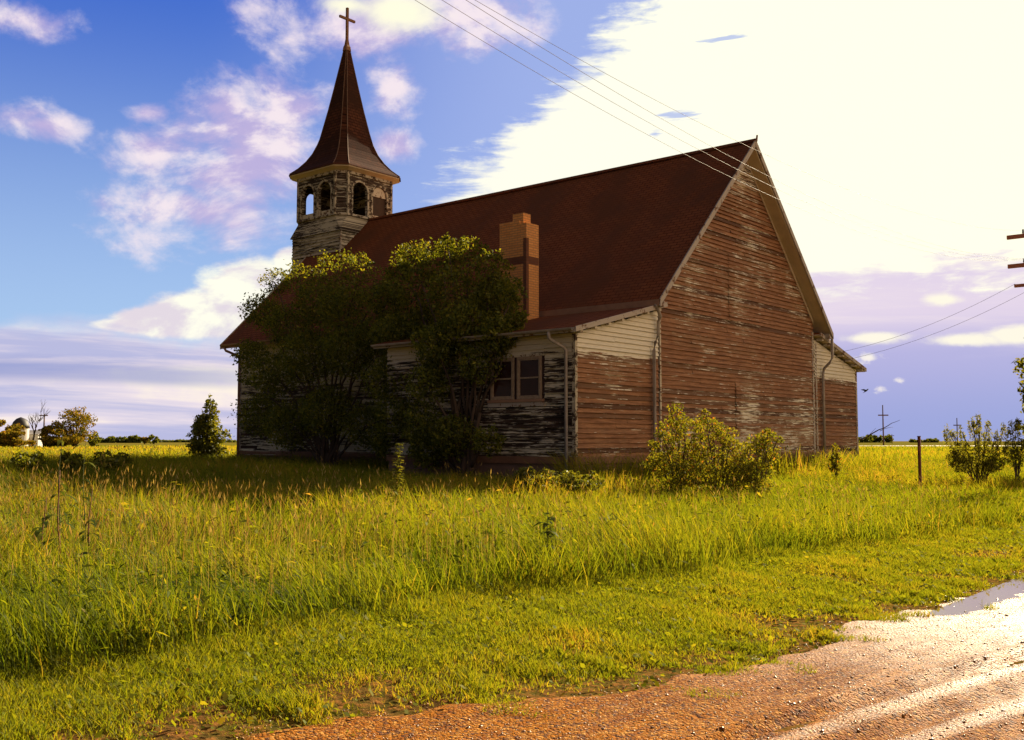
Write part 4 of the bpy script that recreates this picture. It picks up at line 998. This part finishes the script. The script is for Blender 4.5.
# pole just beyond the right edge; arms run along the nave direction
PY = 33.
rotL = math.atan2(L2[1], L2[0])
pb_ = at_y(1046, 441, PY); pb_.z = float(gz(pb_.x, pb_.y))
armz = []
for (pxa, pya) in ((1010, 237), (1010, 266), (1016, 286)):
    q = at_y(pxa, pya, PY + .65); armz.append(q.z - pb_.z)
pole('utility_pole', 'wooden power pole beyond the right edge whose crossarm ends poke in', 1046, 205, PY, [(armz[0], 1.0, .13), (armz[1], 1.0, .13), (armz[2], .82, .10)], rotL, group='utility poles')
def wire(name, pts, r, label, group):
    mb = MB(); mb.tube(pts, r, 6); o = mb.build(name, M_wire, None, smooth=True); tag(o, label, 'wire', group); return o
def span(pa, pb, sag, n=40):
    pa, pb = Vector(pa), Vector(pb); out = []
    for i in range(n + 1):
        w = i / n; q = pa.lerp(pb, w); q.z -= sag * 4 * w * (1 - w); out.append(q)
    return out
Gv = Vector((G2[0], G2[1], 0)); Lv = Vector((L2[0], L2[1], 0))
pend = pb_ - Gv * 36.5
pend.z = float(gz(pend.x, pend.y))
WG = 'overhead wires crossing above the church roof'
wl = [('lowest of the overhead wires crossing from the top edge past the roof peak', .53, armz[0] + .15, 1.05), ('second overhead wire counted up from the lowest one', .26, armz[0] + .15, .98),
      ('third overhead wire, just below the topmost of the four', -.26, armz[0] + .15, .98), ('topmost of the four overhead wires at the top edge', .53, armz[0] + .15, .90)]
seen = [((415, 0), (780, 200), 1), ((442, 0), (771, 186), 1), ((466, 0), (766, 175), 1), ((475, 0), (760, 152), 0)]
for (lb, q, z, sg), (pa_, pz_, ai) in zip(wl, seen):
    a = pb_ + Lv * q; d0 = float(dl(a.x, a.y)); up = float(du(a.x, a.y)); za = a.z + armz[ai] + .15
    o_ = []
    for pq in (pa_, pz_):
        r_ = ray(*pq); k_ = d0 / (r_[:2] @ L2); o_.append((float((r_[:2] * k_) @ G2), EYE + r_[2] * k_))
    (u1, z1), (u2, z2) = o_; mm = (z2 - z1) / (u2 - u1); ca = (za - z1 - mm * (up - u1)) / ((up - u1) * (up - u2))
    pts = []
    for i in range(61):
        uu_ = up + (up - 36.5 - up) * i / 60; zz_ = z1 + mm * (uu_ - u1) + ca * (uu_ - u1) * (uu_ - u2); pts.append((uu_ * G2[0] + d0 * L2[0], uu_ * G2[1] + d0 * L2[1], zz_))
    wire('power_line', pts, .0029, lb, WG)
root2 = bpy.data.objects['utility_pole'].copy(); COL.objects.link(root2); root2.location = pend; root2['label'] = 'weathered wooden pole carrying the near end of the overhead wires'
for chd in bpy.data.objects['utility_pole'].children:
    c2 = chd.copy(); COL.objects.link(c2); c2.parent = root2
    for g_ in chd.children: g2 = g_.copy(); COL.objects.link(g2); g2.parent = c2
for i, lb in enumerate(('upper thin wire sloping down behind the right annex roof', 'lower thin wire sloping down behind the right annex roof')):
    a = pb_ + Lv * (.75 - .4 * i) + Vector((0, 0, armz[2] + .05 - i * .25)); b = W(14.9, 7. + i * .6, 4.75 - .2 * i); wire('service_wire', span(a, b, 1.35 + .1 * i), .005, lb, 'service wires to the church')
# far poles
pole('utility_pole', 'dark utility pole with crossarm standing far behind the right annex', 883.5, 405, 190., [(7.05 - 1.2, .95, .22)], .0, .14, 'utility poles', ins=False, am=M_pole)
pole('utility_pole', 'smaller utility pole rising behind the feathery shrub', 957.5, 418, 230., [(5.2 - .6, .9, .22)], .0, .14, 'utility poles', ins=False, am=M_pole)
pole('utility_pole', 'tiny utility pole far off between post and dark pole', 892, 434, 420., [(3.2, .9, .25)], .0, .16, 'utility poles', ins=False, am=M_pole)
pole('utility_pole', 'utility pole between bare tree and spreading tree on the left horizon', 43.5, 414, 148., [(4.75, .6, .16)], .0, .13, 'utility poles', ins=False, am=M_pole)
# rusty fence post
base = at_y(919, 441, 27.5); base.z = float(gz(base.x, base.y)); zt = at_y(919, 436.5, 27.5).z - base.z
root = empty('fence_post', base); tag(root, 'short rusty red metal post standing in the meadow', 'fence post')
mb = MB(); mb.tube([(0, 0, -.2), (0, 0, .5), (0, 0, zt * .7), (.005, 0, zt)], .042, 10); mb.build('shaft', simple('post_rust', (.16, .05, .03), .8, .4, 9., bump=.4), root, smooth=True)
mb = MB(); mb.tube([(0, 0, zt), (0, 0, zt + .015)], .052, 10); mb.build('cap', simple('post_cap', (.12, .045, .03), .7, .3, 9.), root)
mb = MB(); mb.tube([(0.002, 0, zt - .40), (.002, 0, zt - .26)], .047, 10); mb.build('band', simple('post_band', (.30, .11, .06), .7, .3, 9.), root)
# broken branch leaning on the annex corner
a = at_y(851, 446, 40.8); b = at_y(884, 428, 40.0)
mb = MB(); limb(mb, a, b, .035, .018, .15, 8); limb(mb, b, at_y(900, 420, 39.8), .018, .006, .1, 5); limb(mb, at_y(880, 431, 40.05), at_y(893, 427, 40.4), .012, .005, .1, 4); limb(mb, at_y(868, 437, 40.4), at_y(876, 428, 40.2), .010, .004, .1, 4)
tag(mb.build('dead_branch', M_bark, None, smooth=True), 'bare dead branch leaning out from behind the right annex corner', 'branch')
# bird
bc = at_y(866, 391, 60.); root = empty('bird', bc); tag(root, 'small dark bird flying in the sky right of the annex', 'bird'); root.rotation_euler = (0, -.5, .4)
mb = MB(); mb.tube([(-.16, 0, 0), (-.12, 0, .01), (-.04, 0, .015), (.06, 0, .01), (.13, 0, .02), (.17, 0, .03), (.21, 0, .02)], [.012, .03, .05, .05, .035, .03, .005], 8); M_bird = simple('bird_feathers', (.03, .03, .035), .7, .2, 9.); mb.build('body', M_bird, root, smooth=True)
for sg in (-1, 1):
    mb = MB(); mb.prism([(.08, sg * .03, .02), (.06, sg * .17, .10), (-.04, sg * .34, .12), (-.06, sg * .18, .08), (-.05, sg * .03, .02)], (0, 0, .008)); mb.build('wing', M_bird, root)
mb = MB(); mb.prism([(-.14, .012, 0), (-.14, -.012, 0), (-.25, -.035, .0), (-.25, .035, .0)], (0, 0, .008)); mb.build('tail', M_bird, root)

# ------------------------------------------------------------------ WEEDS
M_stem = simple('red_weed_stem', (.16, .06, .03), .8, .3, 9.)
M_gstem = simple('green_weed_stem', (.07, .08, .02), .8, .3, 9.)
M_leafy3 = leafmat('plume_weed_leaves', [(0., (.10, .12, .012)), (1., (.26, .24, .03))], trans=.6, gloss=.01, tint=False)
M_wleaf = leafmat('weed_leaves', [(0., (.03, .045, .010)), (.5, (.06, .085, .012)), (1., (.13, .14, .02))], trans=.5, gloss=.008, tint=False)
def leafblade(mb, o, d, ln, w, curl=.6):
    o = Vector(o); d = Vector(d).normalized(); sd = d.cross(Vector((0, 0, 1)))
    sd = sd.normalized() if sd.length > .05 else Vector((1, 0, 0)); pts = []
    for i in range(6):
        u = i / 5; q = o + d * ln * u + Vector((0, 0, -curl * ln * u * u)); ww = w * math.sin(PI * min(1, .12 + .88 * u)) * (1 if u < 1 else 0)
        pts += [q - sd * ww, q + sd * ww + Vector((0, 0, .1 * w))]
    mb.add(pts, [(2 * i, 2 * i + 1, 2 * i + 3, 2 * i + 2) for i in range(5)])
def weed(name, label, px, ytop, Y, kind, group=None, red=False):
    base = at_y(px, 441, Y); base.z = float(gz(base.x, base.y)); H = at_y(px, ytop, Y).z - base.z
    root = empty(name, base); tag(root, label, 'weed', group)
    mb = MB(); R = random.Random(int(px * 7 + Y))
    top = Vector((R.uniform(-.06, .06) * H, R.uniform(-.05, .05) * H, H)); pts = [top * (i / 6) + Vector((.02 * math.sin(i * 1.3), .02 * math.cos(i), 0)) * H * .5 for i in range(7)]
    pts = [Vector((0, 0, -.03))] + pts[1:]
    mb.tube(pts, [(.012 if red else .007) * (1 - .12 * i) for i in range(7)], 6); mb.build('stem', M_stem if red else M_gstem, root, smooth=True)
    lf = MB()
    def at(u): 
        k = min(5, int(u * 6)); return pts[k].lerp(pts[k + 1], u * 6 - k)
    if kind == 'spike':         # goldenrod-like plume of small leaves
        for i in range(190):
            u = R.uniform(.22, 1.); a = R.uniform(0, 2 * PI); ln = .13 * (1.15 - u) + .035
            leafblade(lf, at(min(u, .999)), (math.cos(a), math.sin(a), .6), ln * 1.5, .018 + .010 * (1 - u), .5)
    else:                       # dock or thistle with a few long curled leaves
        nl = 11 if kind == 'thistle' else 17
        for i in range(nl):
            u = R.uniform(.15, .98); a = R.uniform(0, 2 * PI); ln = R.uniform(.18, .36) * (1.1 - .5 * u) * (1. if kind == 'thistle' else .8)
            leafblade(lf, at(min(u, .999)), (math.cos(a), math.sin(a), .55), ln, ln * (.11 if kind == 'thistle' else .2), .75)
    lf.build('leaves', M_leafy3 if kind == 'spike' else M_wleaf, root)
    return root
WGp = 'red-stemmed weeds in the tall grass at the left'
weed('tall_weed', 'curved plume-like green weed standing above the grass in the church shadow', 396, 443, 15.5, 'spike')
weed('tall_weed', 'leftmost red-stemmed weed with curled leaves in the tall grass', 45, 497, 9.6, 'thistle', WGp, True)
weed('tall_weed', 'middle red-stemmed weed of three in the tall grass at left', 65, 470, 10.2, 'thistle', WGp, True)
weed('tall_weed', 'rightmost red-stemmed weed of three in the tall grass at left', 91, 488, 11.0, 'thistle', WGp, True)
weed('tall_weed', 'tall green weed silhouetted against the field below the spreading tree', 62, 419, 11.5, 'thistle')
weed('tall_weed', 'slender leafy weed right of the spreading horizon tree', 87, 427, 12.5, 'thistle')
weed('tall_weed', 'dark broad-leaved weed clump in mid-meadow below the window', 548, 508, 11.3, 'dock')
weed('tall_weed', 'dark curled weed in the meadow right of the plume-like weed', 553, 512, 11.8, 'dock')
weed('tall_weed', 'thin curled weed below the plume-like weed', 386, 512, 12.4, 'thistle')
weed('tall_weed', 'dark weed poking from the shaded grass edge left of the young tree', 127, 444, 24., 'dock')
# leafy bank of brighter weeds in front of the annex corner and along the shadow edge at left
def bank(px, py, rx, ry, Y, per, size, lm, label, grp): return shrub('weed_clump', label, px, Y, [(px - rx * .5, py, rx * .55, ry, 0), (px + rx * .5, py + 1, rx * .55, ry * .8, .2), (px, py + ry * .6, rx * .8, ry * .7, -.2)], per, size, lm, cat='weed clump', group=grp)
bank(536, 476, 20, 10, 20.5, 1500, .075, M_leafb, 'bright green weed clump in the grass before the annex downspout', 'weed clumps in the meadow')
bank(580, 480, 22, 9, 20.0, 1500, .075, M_leafb, 'second bright weed clump, right of the one before the downspout', 'weed clumps in the meadow')
for (px, py, rx, ry, Yd, lb) in ((28, 459, 16, 9, 22., 'dark weed clump at the far left end of the shadow'), (72, 460, 12, 9, 22., 'dark weed clump in shadow between the left weeds'), (112, 459, 18, 8, 24., 'dark weed clump in shadow left of the young tree')):
    bank(px, py, rx, ry, Yd, 700, .10, M_leaf, lb, 'weed clumps in the shadow at left')

# ------------------------------------------------------------------ SKY AND SUN
SUN_AZ, SUN_EL = math.radians(34.), math.radians(27.5)
sdir = Vector((math.sin(SUN_AZ) * math.cos(SUN_EL), math.cos(SUN_AZ) * math.cos(SUN_EL), math.sin(SUN_EL)))
lt = bpy.data.lights.new('sun', 'SUN'); lt.energy = 5.; lt.angle = math.radians(.55); lt.color = (1., .84, .58)
so = bpy.data.objects.new('sun', lt); COL.objects.link(so); so.rotation_euler = sdir.to_track_quat('Z', 'Y').to_euler()
w = bpy.data.worlds.new('World'); sc.world = w; w.use_nodes = True
t = NT(w.node_tree); bg = t.n['Background']; STR = .1; bg.inputs[1].default_value = STR
sky = t.new('ShaderNodeTexSky', sky_type='NISHITA'); sky.sun_disc = False; sky.sun_elevation = SUN_EL; sky.sun_rotation = SUN_AZ
sky.air_density = 1.; sky.dust_density = .4; sky.ozone_density = 3.
gen = t.new('ShaderNodeTexCoord').outputs['Generated']
dx, dy, dz = t.sep(gen)
AZ = t.m('MULTIPLY', t.m('ARCTAN2', dx, dy), 180 / PI); EL = t.m('MULTIPLY', t.m('ARCSINE', dz), 180 / PI)
cosang = t.new('ShaderNodeVectorMath', operation='DOT_PRODUCT'); t.put(cosang.inputs[0], gen); cosang.inputs[1].default_value = sdir
SA = t.m('MULTIPLY', t.m('ARCCOSINE', t.m('MINIMUM', cosang.outputs['Value'], .99999)), 180 / PI)
NV = t.xyz(t.m('MULTIPLY', AZ, .10), t.m('MULTIPLY', EL, .15), 0.)
NS = t.xyz(t.m('MULTIPLY', AZ, .045), t.m('MULTIPLY', EL, .42), 4.)
n_c = t.noise(NV, 1.15, 9, .60, .35); n_l = t.noise(t.map(NV, (1, 1, 1), (.10, .10, 0.)), 1.15, 9, .60, .35); LIT = t.smooth(t.m('SUBTRACT', n_c, n_l), -.07, .07); n_f = t.noise(NV, 4.2, 8, .62, .2); n_s = t.noise(NS, 1.0, 8, .60, .5)
def C(*rgb): return tuple(((c / 255.) / 12.92 if c <= 10 else ((c / 255. + .055) / 1.055) ** 2.4) for c in rgb)
def field(blobs):
    cur = None
    for (px, py, rx, ry) in blobs:
        a, e_ = azel(px, py); ra = abs(azel(px + rx, py)[0] - azel(px - rx, py)[0]) / 2; re = abs(azel(px, py - ry)[1] - azel(px, py + ry)[1]) / 2
        q = t.m('ADD', t.m('POWER', t.m('DIVIDE', t.m('SUBTRACT', AZ, a), ra), 2.), t.m('POWER', t.m('DIVIDE', t.m('SUBTRACT', EL, e_), re), 2.))
        v = t.m('SUBTRACT', 1., t.m('SQRT', q))
        cur = v if cur is None else t.m('SMOOTH_MAX', cur, v, .15)
    return t.m('MAXIMUM', cur, -1.5)
def wob(f, amp, fine=.35):
    return t.m('ADD', f, t.m('ADD', t.m('MULTIPLY', t.m('SUBTRACT', n_c, .5), amp), t.m('MULTIPLY', t.m('SUBTRACT', n_f, .5), amp * fine)))
def em(rgb, k=1.): return tuple(c * k for c in rgb)
# base blue: Nishita graded between zenith blue and paler horizon by its own values
EXPO = 1.0
base = t.mix(1., sky.outputs[0], (.62, .80, 1.12), 'MULTIPLY')
skyc = t.new('ShaderNodeVectorMath', operation='SCALE'); t.put(skyc.inputs[0], base); skyc.inputs['Scale'].default_value = STR
col = skyc.outputs[0]
# clear-sky grading towards photo's blue
elg = t.smooth(EL, 3., 26.)
blue = t.mix(elg, C(176, 205, 240), C(52, 98, 205))
blue = t.mix(t.smooth(AZ, -18., 3.), blue, C(165, 180, 232))
inview = t.smooth(t.m('ABSOLUTE', AZ), 75., 40.)
col = t.mix(t.m('MULTIPLY', inview, .8), col, blue)
# pink cumulus at left
fB = field([(160, 152, 85, 34), (245, 140, 95, 60), (205, 210, 110, 46), (285, 110, 55, 36), (230, 175, 110, 60), (45, 125, 60, 22), (395, 82, 32, 36), (20, 20, 70, 30), (350, 20, 110, 42), (480, 15, 90, 40), (145, 112, 30, 16), (395, 145, 30, 20)])
mB = t.smooth(wob(fB, 2.5, .55), -.05, .85)
cB = t.mix(LIT, C(192, 178, 220), C(250, 234, 238))
col = t.mix(t.m('MULTIPLY', mB, .92), col, cB)
mTop = t.smooth(wob(field([(400, 12, 75, 34), (345, 5, 60, 22)]), 1.2), .25, .9); col = t.mix(mTop, col, C(255, 252, 225))
# cream bank
fC = field([(170, 322, 95, 22), (255, 290, 70, 42), (215, 315, 90, 32), (295, 262, 30, 20), (120, 325, 50, 10)])
mC = t.smooth(wob(fC, 1.0, .6), .12, .42)
cC = t.mix(LIT, C(226, 216, 226), C(255, 254, 236))
col = t.mix(mC, col, cC)
# layered stratus low at left
mD = t.m('MULTIPLY', t.smooth(t.m('ADD', EL, t.m('ADD', t.m('MULTIPLY', t.m('SUBTRACT', n_s, .5), 3.2), t.m('MULTIPLY', t.m('SUBTRACT', n_c, .5), 4.))), 6.3, 4.6), t.smooth(AZ, 6., -6.))
cD = t.mix(t.smooth(n_s, .38, .57), C(184, 186, 222), C(240, 226, 232))
cD = t.mix(t.smooth(t.m('ADD', n_s, t.m('MULTIPLY', t.m('SUBTRACT', n_f, .5), .3)), .50, .66), cD, C(255, 243, 226))
band = t.smooth(t.m('ABSOLUTE', t.m('SUBTRACT', t.m('ADD', EL, t.m('MULTIPLY', n_s, 1.2)), 4.2)), .85, .15); cD = t.mix(t.m('MULTIPLY', band, t.m('MULTIPLY', t.smooth(AZ, -8., -20.), .7)), cD, C(140, 152, 205))
col = t.mix(mD, col, cD)
# right: lilac band, dark blue rain sky below, cream streak
rs_ = t.smooth(AZ, 8., 14.)
low = t.mix(t.smooth(EL, .2, 6.), C(156, 166, 218), C(186, 182, 224)); low = t.mix(t.smooth(EL, 4.5, 7.), low, C(226, 212, 232))
low = t.mix(t.m('MULTIPLY', t.smooth(n_s, .45, .7), t.smooth(EL, 4., 6.)), low, C(240, 226, 232))
col = t.mix(t.m('MULTIPLY', rs_, t.smooth(EL, 14., 9.)), col, low)
fE = field([(870, 338, 55, 8), (960, 340, 60, 9), (1020, 334, 50, 12), (945, 300, 24, 9), (868, 358, 12, 6), (1090, 330, 70, 12)])
mE = t.smooth(t.m('ADD', wob(fE, 1.5, .9), t.m('MULTIPLY', t.m('SUBTRACT', n_s, .5), 1.6)), .0, .75); col = t.mix(t.m('MULTIPLY', mE, .95), col, C(255, 249, 228))
n_p = t.noise(NV, 15., 6, .65, .3); mP = t.smooth(t.m('ADD', field([(881, 389, 9, 5), (899, 380, 8, 3.5), (866, 359, 18, 9)]), t.m('MULTIPLY', t.m('SUBTRACT', n_p, .5), 3.4)), .05, 1.3); col = t.mix(t.m('MULTIPLY', mP, .9), col, C(246, 238, 232))
# the great bright cloud in front of the sun
e1 = t.m('SUBTRACT', t.m('SUBTRACT', AZ, -6.0), t.m('MULTIPLY', t.m('SUBTRACT', EL, 12.5), 1.15))
e2 = t.m('MULTIPLY', t.m('SUBTRACT', EL, 8.4), 1.6); e3 = t.m('MULTIPLY', t.m('SUBTRACT', 75., AZ), .5); e4 = t.m('SUBTRACT', 34., EL)
e5 = t.m('ADD', AZ, 7.5)
fA = t.m('MINIMUM', t.m('MINIMUM', t.m('MINIMUM', e1, e2), t.m('MINIMUM', e3, e4)), e5)
nA = t.noise(t.xyz(t.m('MULTIPLY', AZ, .11), t.m('MULTIPLY', EL, .34), 7.), 1.3, 9, .62, .4)
nA2 = t.noise(t.xyz(t.m('MULTIPLY', AZ, .22), t.m('MULTIPLY', EL, 1.3), 2.), 1.4, 8, .62, .5)
fA = t.m('ADD', fA, t.m('ADD', t.m('MULTIPLY', t.m('SUBTRACT', nA, .5), 9.), t.m('ADD', t.m('MULTIPLY', t.m('SUBTRACT', n_f, .5), 3.), t.m('MULTIPLY', t.m('SUBTRACT', nA2, .5), 6.))))
mA = t.smooth(fA, -.5, 2.4)
n_h = t.noise(NS, 7., 6, .65, .6); n_h2 = t.noise(NV, 13., 6, .65, .3)
hole = t.smooth(t.m('ADD', wob(field([(720, 39, 30, 8), (680, 116, 30, 9), (655, 134, 12, 6)]), .6, .8), t.m('MULTIPLY', t.m('SUBTRACT', n_h, .5), 3.2)), .25, .95)
mA = t.m('MULTIPLY', mA, t.m('SUBTRACT', 1., t.m('MULTIPLY', hole, .75)))
gl = t.m('EXPONENT', t.m('MULTIPLY', t.m('POWER', t.m('DIVIDE', SA, 17.), 2.), -1.))
kA = t.m('ADD', .98, t.m('MULTIPLY', gl, .6))
col = t.mix(mA, col, t.xyz(kA, t.m('MULTIPLY', kA, .985), .84))
# below the horizon
# sky out of view around the camera, made up for its light
side = t.m('MULTIPLY', t.smooth(AZ, 62., 90.), t.smooth(AZ, 178., 150.))  # unseen warm bright bank at right, added to light the gable
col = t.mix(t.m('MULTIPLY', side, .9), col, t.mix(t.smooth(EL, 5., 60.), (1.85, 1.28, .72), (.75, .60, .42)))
dark = t.smooth(AZ, -48., -85.)  # unseen dim bank at left, added to deepen shade on the left walls
col = t.mix(t.m('MULTIPLY', dark, .9), col, t.mix(t.smooth(n_c, .3, .7), (.05, .043, .038), (.09, .08, .07)))
top = t.smooth(EL, 33., 48.)
col = t.mix(t.m('MULTIPLY', top, .9), col, (.12, .12, .13))
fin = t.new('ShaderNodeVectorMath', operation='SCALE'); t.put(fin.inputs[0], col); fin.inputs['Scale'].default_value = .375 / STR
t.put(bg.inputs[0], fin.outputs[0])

# ------------------------------------------------------------------ camera and render settings
cam = bpy.data.cameras.new('camera'); cam.sensor_width = 36.; cam.lens = 36. * F / 1024.; cam.clip_end = 8000.; cam.clip_start = .05
co = bpy.data.objects.new('camera', cam); COL.objects.link(co); co.location = (0, 0, EYE); co.rotation_euler = (PI / 2 + TH, 0, 0)
sc.camera = co
sc.view_settings.view_transform = 'Standard'; sc.view_settings.look = 'None'; sc.view_settings.exposure = 1.45; sc.view_settings.gamma = 1.
sc.cycles.max_bounces = 6; sc.cycles.diffuse_bounces = 3; sc.cycles.transmission_bounces = 4; sc.cycles.glossy_bounces = 3
sc.cycles.sample_clamp_indirect = 6.
sc.cycles.use_denoising = True
